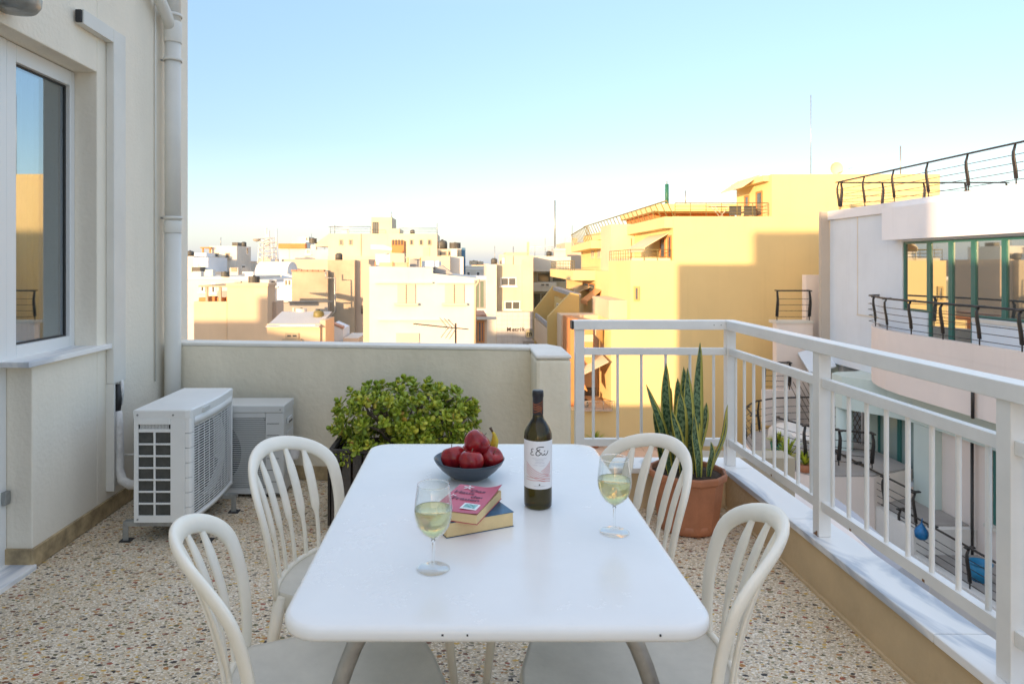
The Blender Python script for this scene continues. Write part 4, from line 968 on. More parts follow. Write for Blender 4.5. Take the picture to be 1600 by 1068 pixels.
def win(root, A, B, p0, p1, kind='window', fm=None, gm=None, nm=1, sill=True, out=.04, ft=.07):
    """window on the vertical plane A-B; p0 top-left and p1 bottom-right as measured"""
    fm = fm or M['alu']; gm = gm or MC['glass']
    u0, zt = onplane(*p0, A, B); u1, zb = onplane(*p1, A, B)
    A2, d = Vector(A), (Vector(B)-Vector(A)).normalized(); nr = Vector((d.y, -d.x))
    if nr.dot(-A2) < 0: nr = -nr
    def q(u, o, z): p = A2+d*u+nr*o; return (p.x, p.y, z)
    def bx(mb, ua, ub, oa, ob, za, zb_):
        mb.hexa([q(ua, oa, za), q(ub, oa, za), q(ub, ob, za), q(ua, ob, za)], [q(ua, oa, zb_), q(ub, oa, zb_), q(ub, ob, zb_), q(ua, ob, zb_)]); return mb
    u0, u1 = min(u0, u1), max(u0, u1); zb, zt = min(zb, zt), max(zb, zt)
    if u1-u0 < .12 or zt-zb < .12: return
    if kind == 'shutter':
        w_ = bx(MB(), u0, u1, .002, out, zb, zt).build('shutter', fm, root)
        g = MB()
        for k in range(1, nm): u = u0+(u1-u0)*k/nm; bx(g, u-.02, u+.02, out, out+.006, zb, zt)
        if g.v: g.build('shutter_joint', M['fins'], w_)
        m_ = MB(); k = 0; zz = zb+.04
        while zz < zt-.02: bx(m_, u0+.03, u1-.03, out, out+.012, zz, zz+.015); zz += .06
        tag(m_.build('louvres', fm, w_), kind='stuff')
    else:
        f = MB(); t = ft
        bx(f, u0, u1, .002, out, zt-t, zt); bx(f, u0, u1, .002, out, zb, zb+t); bx(f, u0, u0+t, .002, out, zb+t, zt-t); bx(f, u1-t, u1, .002, out, zb+t, zt-t)
        for k in range(1, nm): u = u0+(u1-u0)*k/nm; bx(f, u-t*.45, u+t*.45, .002, out, zb+t, zt-t)
        w_ = f.build('window', fm, root)
        for k in range(nm):
            ua, ub = u0+t+(u1-u0-2*t)*k/nm, u0+t+(u1-u0-2*t)*(k+1)/nm
            bx(MB(), ua+.002, ub-.002, .004, .018, zb+t, zt-t).build('pane', gm, w_)
    if sill: bx(MB(), u0-.1, u1+.1, .002, out+.08, zb-.08, zb-.002).build('sill', fm, root)
def fwin(root, px0, py0, px1, py1, Y, **k): win(root, (0, Y), (1, Y), (px0, py0), (px1, py1), **k)
def ribs_rail(root, pts, h, mat, r=.02, n=10, nl=3, nm='roof_railing'):
    mb = MB(); top = [(x, y, z+h) for x, y, z in pts]
    mb.tube(top, r, 5)
    for k in range(1, nl): mb.tube([(x, y, z+h*k/nl) for x, y, z in pts], r*.5, 4)
    for a, b_ in zip(pts, pts[1:]):
        a, b_ = Vector(a), Vector(b_); c = max(1, int((b_-a).length/n))
        for k in range(c+1): p = a.lerp(b_, k/c); mb.tube([p, p+Vector((0, 0, h))], r*.8, 4)
    return mb.build(nm, mat, root)
# rooftop things (each one a thing of its own)
def solar_heater(px, py, Y, label, s=1):
    x, y, z = P(px, py, Y); r_ = thing('solar_water_heater', label, 'water heater', (x, y, z), 'solar water heaters on roofs')
    MB().ext([(x-.9*s, y-.3, z+.1), (x+.9*s, y-.3, z+.1), (x+.9*s, y+.9, z+1.0*s), (x-.9*s, y+.9, z+1.0*s)], (0, .05, -.06)).build('panel', MC['glass'], r_)
    MB().tube([(x-.8*s, y+1, z+1.15*s), (x+.8*s, y+1, z+1.15*s)], .26*s, 12).build('tank', MC['metalw'], r_)
    MB().box(x-.8*s, x-.74*s, y+.9, y+.96, z, z+1*s).build('leg', M['galv'], r_); MB().box(x+.74*s, x+.8*s, y+.9, y+.96, z, z+1*s).build('leg', M['galv'], r_)
def tank(px, py, Y, w_, h, label, mat, rnd=False):
    x, y, z = P(px, py, Y); r_ = w_/2
    mb = MB().lathe([(0, 0), (r_, 0), (r_, h*.75), (r_*.8, h*.92), (r_*.3, h), (0, h)] if rnd else [(0, 0), (r_, 0), (r_, h), (0, h)], (x, y, z), 16, rnd)
    t_ = thing('water_tank', label, 'water tank', (x, y, z)); mb.build('tank_body', mat, t_); MB().lathe([(0, 0), (r_*.25, 0), (r_*.25, h*.08), (0, h*.1)], (x, y, z+h), 10).build('lid', M['black'], t_)
def antenna(px, pyb, pyt, Y, label, tv=False, r=.03):
    x, y, z = P(px, pyb, Y); z1 = PZ(pyt, Y); a = thing('antenna', label, 'antenna', (x, y, z), 'thin masts and aerials on the roofs')
    MB().tube([(x, y, z), (x, y, z1)], r, 6).build('mast', M['galv'], a)
    if tv: MB().tube([(x-.6, y, z1-.15), (x+.6, y, z1-.15)], r*.7, 5).build('boom', M['galv'], a)
    if tv:
        for k in range(5): MB().tube([(x-.5+k*.25, y-.3, z1-.15), (x-.5+k*.25, y+.3, z1-.15)], r*.5, 4).build('element', M['galv'], a)

# --- peach house on the left
Y = 30; b = bld('peach_house', 'peach coloured house at left with a pergola terrace on its lower wing', 'building', -11, 33)
dS = sidedepth(418, 430, Y)
block(b, 355, 418, 447, Y, dS, MC['peach'], cop=.12); block(b, 303, 354.5, 471, Y+.15, dS, MC['peach'])
block(b, 418.2, 432, 471, Y+.8, dS, MC['pinkish'])
x0, x1, z = PX(298, Y), PX(354, Y), PZ(471, Y)
for x in (PX(320, Y), PX(341, Y)): MB().box(x-.05, x+.05, Y+.2, Y+.3, z, z+.65).build('pergola_post', MC['tan'], b)
MB().box(PX(308, Y), x1, Y+.15, Y+.35, z+.65, z+.73).build('pergola_beam', MC['tan'], b)
for k in range(9): x = PX(310, Y)+k*.15; MB().box(x, x+.05, Y+.35, Y+3, z+.66, z+.72).build('pergola_beam', MC['tan'], b)
MB().box(x0, x1-.05, Y+3.2, Y+3.3, z-.1, z+.35).build('canvas_screen', MC['floorg'], b)
for k in range(4): MB().box(PX(305, Y)+k*.42, PX(305, Y)+k*.42+.3, Y+.4, Y+.8, z, z+.16+.05*(k % 2)).build('flower_box', MC['orange'], b)
# --- low white terrace house behind it
Y = 40; b = bld('white_long_house', 'long low white house behind the peach one with air conditioners on its wall', 'building', -14, 43)
block(b, 286, 420, 437, Y, 8, MC['white']); block(b, 286, 396, 432, Y+1, 6, MC['white']); block(b, 420, 476, 441, Y+.5, 6, MC['blue'])
for a in ((330, 442, 337, 458), (313, 446, 320, 456), (372, 440, 384, 452)): fwin(b, *a, Y, nm=1)
fwin(b, 415, 437, 432, 447, Y+.5, nm=2); fwin(b, 444, 436, 456, 447, Y+.5, nm=2)
for px in (371, 383):
    MB().box(PX(px, Y), PX(px+9, Y), Y-.5, Y-.02, PZ(446, Y), PZ(439, Y)).build('air_conditioner_box', MC['cream'], b); 
tank(397, 446, 36, .6, .5, 'dark square water tank on the white roof', M['fins'])
tank(352, 432, 41, .5, .3, 'small dark drum on the long white roof', M['fins'])
# --- cube house
Y = 55; b = bld('cube_house', 'tall cream cube house at far left with a dark box on its roof', 'building', -20, 58)
block(b, 327, 370, 384, Y, sidedepth(370, 392, Y), MC['white']); 
MB().box(PX(356, Y), PX(365, Y), Y+1, Y+2, PZ(384, Y), PZ(378, Y)).build('roof_box', M['fins'], b)
MB().box(PX(316, Y), PX(332, Y), Y-.4, Y+2, PZ(388, Y), PZ(386, Y)).build('canopy', MC['orange'], b)
for px in (319, 330): MB().box(PX(px, Y)-.06, PX(px, Y)+.06, Y-.3, Y-.18, PZ(400, Y), PZ(388, Y)).build('canopy_post', MC['orange'], b)
xs = PX(370, Y); A, B_ = (xs, Y), (xs, Y+10)
win(b, A, B_, (384, 386), (388, 398), nm=1, sill=False); win(b, A, B_, (377, 414), (383, 425), nm=1, sill=False)
block(b, 359, 372, 418, Y-6, 3, MC['white']); fwin(b, 361, 418, 370, 424, Y-6, kind='shutter', fm=MC['tan'], sill=False)
Y = 50; b = bld('bluish_house', 'small bluish white house at the far left edge behind the pipe', 'building', -20, 52)
block(b, 284, 303, 400, Y, 5, MC['white']); block(b, 303, 325, 402, Y, 4, MC['blue']); block(b, 296, 322, 395, Y+3, 4, MC['blue'])
fwin(b, 308, 409, 312, 418, Y, sill=False); fwin(b, 317, 407, 321, 416, Y, sill=False); MB().box(PX(308, Y), PX(321, Y), Y-1, Y-.02, PZ(425, Y), PZ(417, Y)).build('roof_box', M['fins'], b)
block(b, 284, 322, 425, Y-2, 4, MC['white'])
tank(297, 400, 51, .6, .4, 'dark water tank at the far left edge of the town', M['fins'], True)
# --- vaulted white house
Y = 60; b = bld('vaulted_house', 'white house with a long barrel vaulted roof in front of the mast', 'building', -18, 64)
block(b, 388, 455, 411, Y, 6, MC['white']); fwin(b, 401, 414, 424, 420, Y, fm=MC['tan'], sill=False)
Y = 48; block(b, 395, 452, 428, Y, 6, MC['white']); x0, x1 = PX(395, Y), PX(446, Y)
v = MB(); 
for i in range(9):
    a = math.pi*i/8; v.v += [(x0, Y+2-1.6*math.cos(a), PZ(428, Y)+.9*math.sin(a)), (x1, Y+2-1.6*math.cos(a), PZ(428, Y)+.9*math.sin(a))]
for i in range(8): v.f.append((2*i, 2*i+1, 2*i+3, 2*i+2)); v.sm.append(True)
v.f.append(tuple(range(1, 18, 2))); v.sm.append(False); v.build('vault_roof', MC['whiteb'], b)
fwin(b, 445, 436, 457, 447, Y-1, nm=2); block(b, 440, 460, 430, Y-1+.05, 4, MC['blue'])
# --- lattice mast
Y = 70; x, y, z = P(418, 410, Y); mt = thing('radio_mast', 'white lattice radio mast with antennas and a dish on the left skyline', 'mast', (x, y, z))
zt_ = PZ(372, Y); hw_ = .75
corn = [(-hw_, -hw_), (hw_, -hw_), (hw_, hw_), (-hw_, hw_)]
for cx_, cy_ in corn: MB().tube([(x+cx_*1.15, y+cy_*1.15, z-1), (x+cx_*.8, y+cy_*.8, zt_)], .06, 5).build('mast_leg', MC['metalw'], mt)
br = MB()
for k in range(5):
    za, zb = z+(zt_-z)*k/5, z+(zt_-z)*(k+1)/5
    for i in range(4):
        c0, c1 = corn[i], corn[(i+1) % 4]; br.tube([(x+c0[0], y+c0[1], za), (x+c1[0], y+c1[1], zb)], .035, 4); br.tube([(x+c0[0], y+c0[1], zb), (x+c1[0], y+c1[1], zb)], .035, 4)
br.build('bracing', MC['metalw'], mt)
for px, pt in ((418, 357), (422, 360), (434, 358), (420, 366)): xx = PX(px, Y); MB().tube([(xx, y-.5, PZ(385, Y)), (xx, y-.5, PZ(pt, Y))], .12, 6).build('panel_antenna', MC['metalw'], mt)
MB().tube([(PX(404, Y), y-.6, PZ(375, Y)), (PX(434, Y), y-.6, PZ(379, Y))], .05, 5).build('crossarm', MC['metalw'], mt)
MB().lathe([(0, 0), (.35, .1), (.42, .3)], (PX(404, Y), y-.6, PZ(378, Y)), 14).build('dish', MC['grey'], mt)
# --- orange eaved white house
Y = 65; b = bld('orange_eaved_house', 'white house with an orange roof edge left of the large cream block', 'building', -16, 68)
block(b, 436, 478, 388, Y, 8, MC['white']); MB().box(PX(436, Y), PX(478, Y), Y-.3, Y+.5, PZ(388, Y)+.003, PZ(380.5, Y)).build('roof_edge', MC['orange'], b)
block(b, 455, 477, 369, Y+3, 4, MC['white']); block(b, 477, 515, 390, Y-3, 6, MC['white']); fwin(b, 478, 389, 485, 397, Y-3, nm=2); fwin(b, 477, 370, 482, 377, Y+2.9)
tank(489, 380, 62, .7, .45, 'dark tank beside the small roof hut on the white house', M['fins'])
block(b, 440, 512, 405, Y-6, 5, MC['cream'])
# --- big cream block
Y = 60; b = bld('large_cream_block', 'large cream apartment block with roof railing and stair tower on the skyline', 'building', -10, 64)
block(b, 513, 683, 365, Y, 6, MC['cream']); MB().ext([P(493, 380, Y+2), P(513, 366, Y+2), P(513, 385, Y+2), P(493, 385, Y+2)], (0, 3, 0)).build('stair_roof', MC['cream'], b)
block(b, 580, 612, 339, Y+2, 4, MC['cream']); block(b, 612, 624, 357, Y+2, 4, MC['cream'])
fwin(b, 582, 347, 591, 365, Y+1.98, fm=M['fins'], sill=False, nm=2)
z = PZ(365, Y); ribs_rail(b, [(PX(515, Y), Y+.3, z), (PX(578, Y), Y+.3, z)], .65, M['galv'], .03, 2.0); ribs_rail(b, [(PX(624, Y), Y+.3, z), (PX(683, Y), Y+.3, z)], .5, M['galv'], .03, 2.0)
for px in (564,): MB().box(PX(px, Y)-.04, PX(px, Y)+.04, Y-.05, Y-.003, -2, z).build('rain_pipe', MC['tan'], b)
block(b, 512, 700, 400, Y-2, 2, MC['cream'])
antenna(612, 340, 331, 62, 'short aerial on the stair tower of the cream block'); antenna(683, 365, 349, 60, 'short pole at the right end of the cream block')
Y = 52; b = bld('blue_edged_block', 'cream block with a blue side strip and tanks on top', 'building', -4, 55)
block(b, 683, 721, 389, Y, 5, MC['cream']); block(b, 721.2, 727, 387, Y, 6, MC['deepblue']); block(b, 702, 724, 401, Y-4, 3.5, MC['whiteb']); block(b, 662, 703, 400, Y-5, 4, MC['cream'])
fwin(b, 685, 392, 698, 400, Y, fm=MC['tan'], sill=False); fwin(b, 700, 392, 716, 400, Y, fm=MC['tan'], sill=False)
tank(691, 389, 53, .8, .7, 'dark round tank on the left of the blue edged block', M['fins'], True); tank(711, 388, 53, .9, .45, 'flat dark tank on the right of the blue edged block', M['fins'])
# --- tan blank walls
Y = 38; b = bld('tan_house', 'tan house with blank party walls, drain pipes and a pinkish side', 'building', -7, 42)
block(b, 512, 554, 406, Y, 7, MC['tan']); block(b, 456, 512, 424, Y-.4, 7, MC['tan']); block(b, 440, 512, 471, Y-1.0, .6, MC['grey'])
block(b, 554.2, 576, 405, Y+.4, 6, MC['pinkish'])
for a in ((554.5, 411, 557, 421), (554.5, 446, 557, 457), (554.5, 479, 557, 489)): fwin(b, *a, Y+.38, fm=M['fins'], sill=False)
fwin(b, 564.5, 477, 568.5, 490, Y+.38, fm=M['fins'], sill=False)
pts = [P(509, 425, Y-1.05), P(509, 434, Y-1.05), P(523, 434, Y-1.05), P(524, 486, Y-1.05), P(511, 499, Y-1.05), P(511, 510, Y-1.05)]
MB().tube(pts, .045, 6).build('drain_pipe', M['galv'], b)
MB().tube([P(439, 486, Y-1.05), P(439, 471.5, Y-1.05), P(523, 471, Y-1.05)], .04, 6).build('drain_pipe', M['galv'], b)
for k in range(6): MB().box(PX(458+k*8.5, Y), PX(458+k*8.5+7.6, Y), Y-.45, Y+.1, PZ(424, Y)+.002, PZ(424, Y)+.10).build('ridge_tile', MC['tile'], b)
# --- shed with corrugated roof
Y = 24; b = bld('corrugated_shed', 'small peach shed with a corrugated sheet roof in front of the tan wall', 'building', -6, 25)
block(b, 417, 500, 506, Y, 1.6, MC['peach']); block(b, 500.2, 508.5, 500, Y+.1, 1.6, MC['peach'])
for k in range(26):
    x = PX(417+k*3.2, Y); MB().ext([(x, Y-.2, PZ(510, Y)), (x+.045, Y-.2, PZ(510, Y)+.03), (x+.075, Y-.2, PZ(510, Y))], (.12, 1.7, .42)).build('roof_rib', MC['metalw'], b)
MB().ext([P(437, 509, Y-.1), P(492, 509, Y-.1), P(496, 500, Y+1.2), P(444, 500, Y+1.2)], (0, 0, .04)).build('skylight_sheet', MC['blue'], b)
fwin(b, 446, 520, 467, 529, Y, nm=2, fm=MC['tan'])
tank(471, 495, 25.6, .42, .32, 'white square tank on the shed roof', MC['white']); tank(498, 501, 25, .40, .40, 'round olive green water tank on the shed corner', paint('olive_tank', (.20, .17, .05), .5), True)
MB().box(PX(457, 25.6), PX(459, 25.6), 25.6, 25.7, PZ(495, 25.6), PZ(481, 25.6)).build('chimney', MC['white'], b)
b = bld('gabled_hut', 'tiny white hut with a brown sloping roof right of the shed', 'building', -5, 27); Y = 26.5
MB().ext([P(510, 533, Y), P(510, 511, Y), P(518, 506, Y), P(536, 514, Y), P(536, 533, Y)], (0, 1.5, 0)).build('wall', MC['blue'], b)
MB().ext([P(517, 505.5, Y-.05), P(536.5, 513.5, Y-.05), P(538.5, 511, Y+.5), P(521, 504, Y+.5)], (0, 0, .05)).build('roof', MC['tile'], b)
block(b, 536.3, 560, 528, Y-.2, 2, MC['white'])
# --- cream middle house
Y = 22; b = bld('cream_middle_house', 'cream house in the middle with closed shutters and a sloping parapet', 'building', -1.5, 25)
x0, x1 = PX(577, Y), PX(741, Y)
MB().ext([P(577, 416, Y), P(676, 418, Y), P(676, 427, Y), P(746, 435, Y), P(741, 437, Y), (x1, Y, -13), (x0, Y, -13)], (0, 5, 0)).build('wall', MC['white'], b)
MB().box(x0-.25, x0-.005, Y+.3, Y+5, -13, PZ(413, Y)).build('wall', MC['pinkish'], b)
for A_ in ((586, 440.0, 676, 442.5), (682, 441, 741, 442.5), (590, 499, 700, 500.5)): MB().box(PX(A_[0], Y), PX(A_[2], Y), Y-.10, Y-.003, PZ(A_[3], Y), PZ(A_[1], Y)).build('cornice', MC['white'], b)
fwin(b, 621, 444, 649, 473, Y, kind='shutter', fm=MC['shutter'], nm=2); fwin(b, 695, 444, 725, 473, Y, kind='shutter', fm=MC['shutter'], nm=2)
fwin(b, 619, 520, 655, 560, Y, kind='shutter', fm=MC['shutter'], nm=1, sill=False)
MB().tube([P(748, 436, Y-.1), P(748, 440, Y-.1), P(743, 447, Y-.1), P(742.5, 540, Y-.1)], .04, 6).build('rain_pipe', MC['tan'], b)
for a, c in ((590, 612), (613, 636)):
    MB().box(PX(a, Y), PX(c-1, Y), Y+.4, Y+.45, PZ(417, Y), PZ(410, Y)).build('roof_screen', MC['tan'], b)
for px in (584, 612, 636, 656):
    MB().box(PX(px, Y)-.015, PX(px, Y)+.015, Y+.35, Y+.39, PZ(417, Y), PZ(402 if px > 620 else 408, Y)).build('roof_post', MC['orange'], b)
MB().box(PX(632, Y), PX(656, Y), Y+.35, Y+.45, PZ(403, Y), PZ(401, Y)).build('roof_beam', MC['cream'], b)
MB().box(PX(637, Y), PX(655, Y), Y+.8, Y+.84, PZ(417, Y), PZ(404, Y)).build('solar_panel', MC['floorg'], b)
MB().box(PX(601, Y), PX(622, Y), Y+2, Y+3, PZ(417, Y), PZ(372, Y)).build('chimney_stack', MC['orange'], b)
for k in range(4): MB().box(PX(602.5+k*5, Y), PX(605+k*5, Y), Y+1.98, Y+2.2, PZ(380, Y), PZ(371, Y)).build('flue', M['fins'], b)
MB().box(PX(656, Y), PX(684, Y), Y+1, Y+3, PZ(417, Y), PZ(407, Y)).build('roof_box', MC['blue'], b)
MB().ext([P(675, 424, Y+.6), P(690, 414, Y+.6), P(708, 428, Y+.6), P(690, 428, Y+.6)], (0, 1, 0)).build('tarpaulin', MC['floorg'], b)
MB().ext([P(579, 389, Y+.6), P(612, 391, Y+.6), P(612, 387, Y+.6), P(600, 382.5, Y+.6), P(579, 382, Y+.6)], (0, .05, 0)).build('tv_reflector', MC['metalw'], b)
MB().lathe([(0, 0), (.07, .02), (.09, .06)], P(604, 398, Y+.4), 12).build('dish', MC['metalw'], b)
# old TV aerial in front of it
Yv = 12; x, y, z = P(712, 540, Yv); a = thing('tv_aerial', 'rusty television aerial standing in front of the cream middle house', 'antenna', (x, y, z-1.5))
rust = paint('rust', (.16, .09, .05), .7, .3, 20, .2)
MB().tube([(x, y, z-1.2), (x, y, PZ(505, Yv))], .016, 6).build('mast', rust, a)
MB().tube([P(646, 505.5, Yv-.3), P(703, 511.5, Yv), P(732, 514, Yv+.1)], .009, 6).build('boom', rust, a)
for k in range(14): px = 648+k*4.1; yy = 505.8+(px-646)*.105; p = Vector(P(px, yy, Yv-.25+.02*k)); MB().tube([p+Vector((-.01, -.12, -.01)), p+Vector((.01, .12, .01))], .004, 4).build('element', rust, a)
for sgn, y1 in ((-1, 498), (1, 527)):
    for px in (697, 704, 710): MB().tube([P(px+3, 512.5, Yv), P(px-9+sgn*1, y1-(2 if sgn < 0 else 0)+(px-697)*.2, Yv)], .005, 4).build('reflector_rod', rust, a)
# --- gap with greenish bay
Y = 34; b = bld('green_bay_house', 'house in the narrow gap with greenish glass bay and terracotta roof strip', 'building', .6, 36)
block(b, 738, 760, 432, Y, 4, MC['whiteb']); fwin(b, 741, 437, 758, 482, Y, gm=flat('green_glass', (.17, .22, .17), .15), fm=MC['grey'], nm=2, sill=False)
block(b, 738, 761, 494, Y-3, 2, MC['peach']); MB().ext([P(740, 495, Y-3.1), P(760, 495, Y-3.1), P(756, 488, Y-1), P(742, 488, Y-1)], (0, 0, .1)).build('roof', MC['tile'], b)
fwin(b, 742, 501, 757, 535, Y-3, fm=MC['orange'], nm=3, sill=False)
MB().box(PX(738, Y-3.2), PX(776, Y-3.2), Y-3.2, Y-2.9, PZ(499, Y-3.2), PZ(495, Y-3.2)).build('beam', MC['white'], b)
# --- white slab and hotel
Y = 44; b = bld('metrik_building', 'cream building with a grey tiled wall carrying the Metrik lettering', 'building', 2.5, 35)
block(b, 760, 776, 413, Y, 7, MC['white']); block(b, 773, 830, 413, Y+.6, 6, MC['cream']); block(b, 790, 833, 399, Y+2, 5, MC['cream']); block(b, 816, 833, 405, Y+.2, .4, MC['cream'])
fwin(b, 782, 433, 807, 447, Y+.6, nm=2); fwin(b, 788, 470, 813, 484, Y+.6, nm=2); fwin(b, 778, 433, 782, 447, Y+.6, kind='shutter', fm=MC['shutter'], sill=False); fwin(b, 784, 470, 788, 484, Y+.6, kind='shutter', fm=MC['shutter'], sill=False)
# tiled wall: single tiles
tx0, tx1, tzt = PX(776, Y-.5), PX(832, Y-.5), PZ(487, Y-.5)
MB().box(tx0, tx1, Y-.5, Y+.58, -13, tzt).build('wall', MC['fin'], b)
tilem = bpaint('grey_wall_tile', (.66, .64, .62), .08, 2); tw = (tx1-tx0)/6.7; KS = 44/32
for i in range(7):
    for j in range(8):
        xa = tx0+i*tw; xb = min(xa+tw-.012, tx1); za = tzt-(j+1)*.2*KS
        MB().box(xa, xb, Y-.515, Y-.502, za, za+.188*KS).build('tile', tilem, b)
block(b, 775, 800, 487, Y-.52, .3, MC['cream'], pyb=522) if False else None
lk = flat('sign_black', (.04, .03, .03), .5)
rot = Matrix.Rotation(R(90), 4, 'X')
for i, ch in enumerate('Metrik'):
    px = (795.0, 802.0, 806.0, 809.8, 813.4, 817.8)[i]; x, y, z = P(px, 514.5, Y-.55)
    place_text(ch, .36, lk, 'letter', b, Matrix.Translation(Vector((x, y, z)) - b.location) @ rot, bold=.008)
sg = thing('round_sign', 'round grey sign with a dark letter m on the tiled wall', 'sign', P(827, 522, Y-.6))
pts = rrect(-.30, .30, -.33, .33, .19, 5); x, y, z = P(827, 521, Y-.56)
MB().ext([(x+u, y, z+v_) for u, v_ in pts], (0, .03, 0)).build('sign_plate', flat('sign_grey', (.30, .30, .32), .5), sg)
MB().ext([(x+u*.75, y-.005, z+v_*.75) for u, v_ in pts], (0, .004, 0)).build('sign_face', flat('sign_olive', (.35, .33, .22), .5), sg)
place_text('m', .47, lk, 'letter', sg, Matrix.Translation(Vector((x, y-.01, z)) - sg.location) @ rot, bold=.01)
MB().box(PX(817, Y-.6), PX(835, Y-.6), Y-.9, Y-.45, PZ(545, Y-.6), PZ(532, Y-.6)).build('sign_canopy', MC['floorg'], sg)
Y = 50; b = bld('balcony_house', 'white house with a curved glass balcony band right of the tiled wall', 'building', 4, 40)
block(b, 828, 886, 400, Y, 6, MC['cream']); MB().box(PX(828, Y), PX(888, Y), Y-1.2, Y-.003, PZ(424, Y-1.2), PZ(401, Y-1.2)).build('balcony_band', MC['white'], b)
MB().box(PX(829, Y), PX(866, Y), Y-1.2, Y-.003, PZ(455, Y-1.2), PZ(441, Y-1.2)).build('balcony_band', MC['white'], b)
fwin(b, 839, 425, 861, 441, Y, fm=MC['white'], nm=1, sill=False); fwin(b, 862, 425, 885, 441, Y, fm=MC['white'], nm=1, sill=False); fwin(b, 833, 457, 857, 500, Y, fm=MC['white'], nm=2, sill=False)
fwin(b, 844, 442, 859, 448, Y-1.2, fm=MC['white'], gm=MC['glass'], sill=False, nm=2)
block(b, 790, 824, 394, Y+2, 3, MC['peach']); block(b, 824, 827, 378, Y+1, .4, MC['tan']); block(b, 866, 884, 388, Y+3, 4, MC['white'])
z = PZ(394, Y+1); ribs_rail(b, [(PX(828, Y+1), Y+1, z), (PX(868, Y+1), Y+1, z)], .4, MC['metalw'], .03, 1)
antenna(867, 390, 313, 54, 'tall thin lattice mast left of the yellow building', r=.06); antenna(894, 388, 352, 58, 'thin pole with a small head beside the yellow building')
Y = 60; b = bld('pink_block', 'plain pinkish block between the balcony house and the yellow building', 'building', 7, 48); block(b, 883, 925, 379, Y, 6, MC['pinkish'])
# --- yellow stepped terraces with slanted fins
b = bld('slanted_terrace_house', 'yellow house with diagonal fin walls between stepped terraces', 'building', 5, 33)
def fin(poly, Y, mat): MB().ext([P(px, py, Y) for px, py in poly], (0, .3, 0)).build('fin_wall', mat, b)
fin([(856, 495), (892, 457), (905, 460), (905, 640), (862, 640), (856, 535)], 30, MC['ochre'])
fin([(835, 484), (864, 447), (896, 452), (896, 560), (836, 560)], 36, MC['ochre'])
MB().ext([P(864, 448, 35.6), P(896, 459, 30.4), P(896, 464, 30.4), P(864, 453, 35.6)], (.35, 0, 0)).build('planter_edge', MC['floorg'], b)
MB().ext([P(836, 489, 35.6), P(857, 506, 30.4), P(857, 513, 30.4), P(836, 495, 35.6)], (.1, 0, 0)).build('planter_edge', MC['floorg'], b)
MB().ext([P(835, 497, 35.8), P(857, 516, 30.3), P(857, 560, 30.3), P(835, 530, 35.8)], (.1, 0, 0)).build('balcony_wall', MC['peach'], b)
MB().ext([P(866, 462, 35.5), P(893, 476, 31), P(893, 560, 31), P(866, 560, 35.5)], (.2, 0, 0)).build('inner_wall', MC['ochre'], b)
win(b, (PX(866, 35.5)-.02, 35.5), (PX(893, 31)-.02, 31), (862.5+8, 473), (872.5+4, 490), nm=2, fm=MC['cream'], sill=False)
# --- the yellow building
Y = 26.0; b = bld('yellow_apartment_building', 'large bright yellow apartment building on the right with stepped roof terraces', 'building', 12, 30)
XE = 18.5
z1 = PZ(407, Y); z2 = PZ(338, Y); z3 = PZ(272, Y); zmid = -4.35
XL = PX(985, Y)
MB().box(PX(955, Y), XE, Y, Y+4, -13, PZ(500, Y)).build('wall', MC['yellow'], b)
MB().box(XL, XE, Y+.002, Y+4, PZ(500, Y)+.001, z1).build('wall', MC['yellow'], b)
MB().box(PX(955, Y)+.02, XL-.002, Y+.5, Y+4, PZ(500, Y)+.001, PZ(470, Y)).build('wall', MC['peach'], b)
MB().box(PX(892, Y), PX(955, Y)-.002, Y, Y+4, -13, PZ(640, Y)).build('wall', MC['yellow'], b)
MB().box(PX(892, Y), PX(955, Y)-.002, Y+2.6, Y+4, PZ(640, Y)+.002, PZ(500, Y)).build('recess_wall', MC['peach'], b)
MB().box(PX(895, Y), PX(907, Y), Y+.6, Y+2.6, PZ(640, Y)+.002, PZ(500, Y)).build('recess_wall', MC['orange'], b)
MB().box(PX(1052, Y), XE, Y+.004, Y+18.5, z1+.001, z2).build('wall', MC['yellow'], b)
MB().box(PX(985, Y)+.1, PX(1052, Y), Y+.2, Y+4, z1+.001, z1+.1).build('terrace_floor', MC['cream'], b)
MB().box(PX(1206, Y), XE, Y+.006, Y+3.4, z2+.001, z3).build('wall', MC['yellow'], b)
XP = PX(1206, Y)
# penthouse windows + awning on its left face
win(b, (XP, Y), (XP, Y+3.4), (1164, 306), (1171, 338), nm=1, fm=MC['orange'], sill=False); win(b, (XP, Y), (XP, Y+3.4), (1182, 300), (1192, 338), nm=1, fm=MC['orange'], sill=False)
ya, yb = 27.0, 29.3; za = PZ(290, 27.6)
MB().ext([(XP, ya, za+.35), (XP, yb, za+.35), (XP-.75, yb, za-.15), (XP-.75, ya, za-.15)], (0, 0, .04)).build('awning', MC['awning'], b)
MB().box(XP-.25, XP-.003, Y+.2, Y+3.4, z3-.25, z3-.02).build('cornice', MC['yellow'], b)
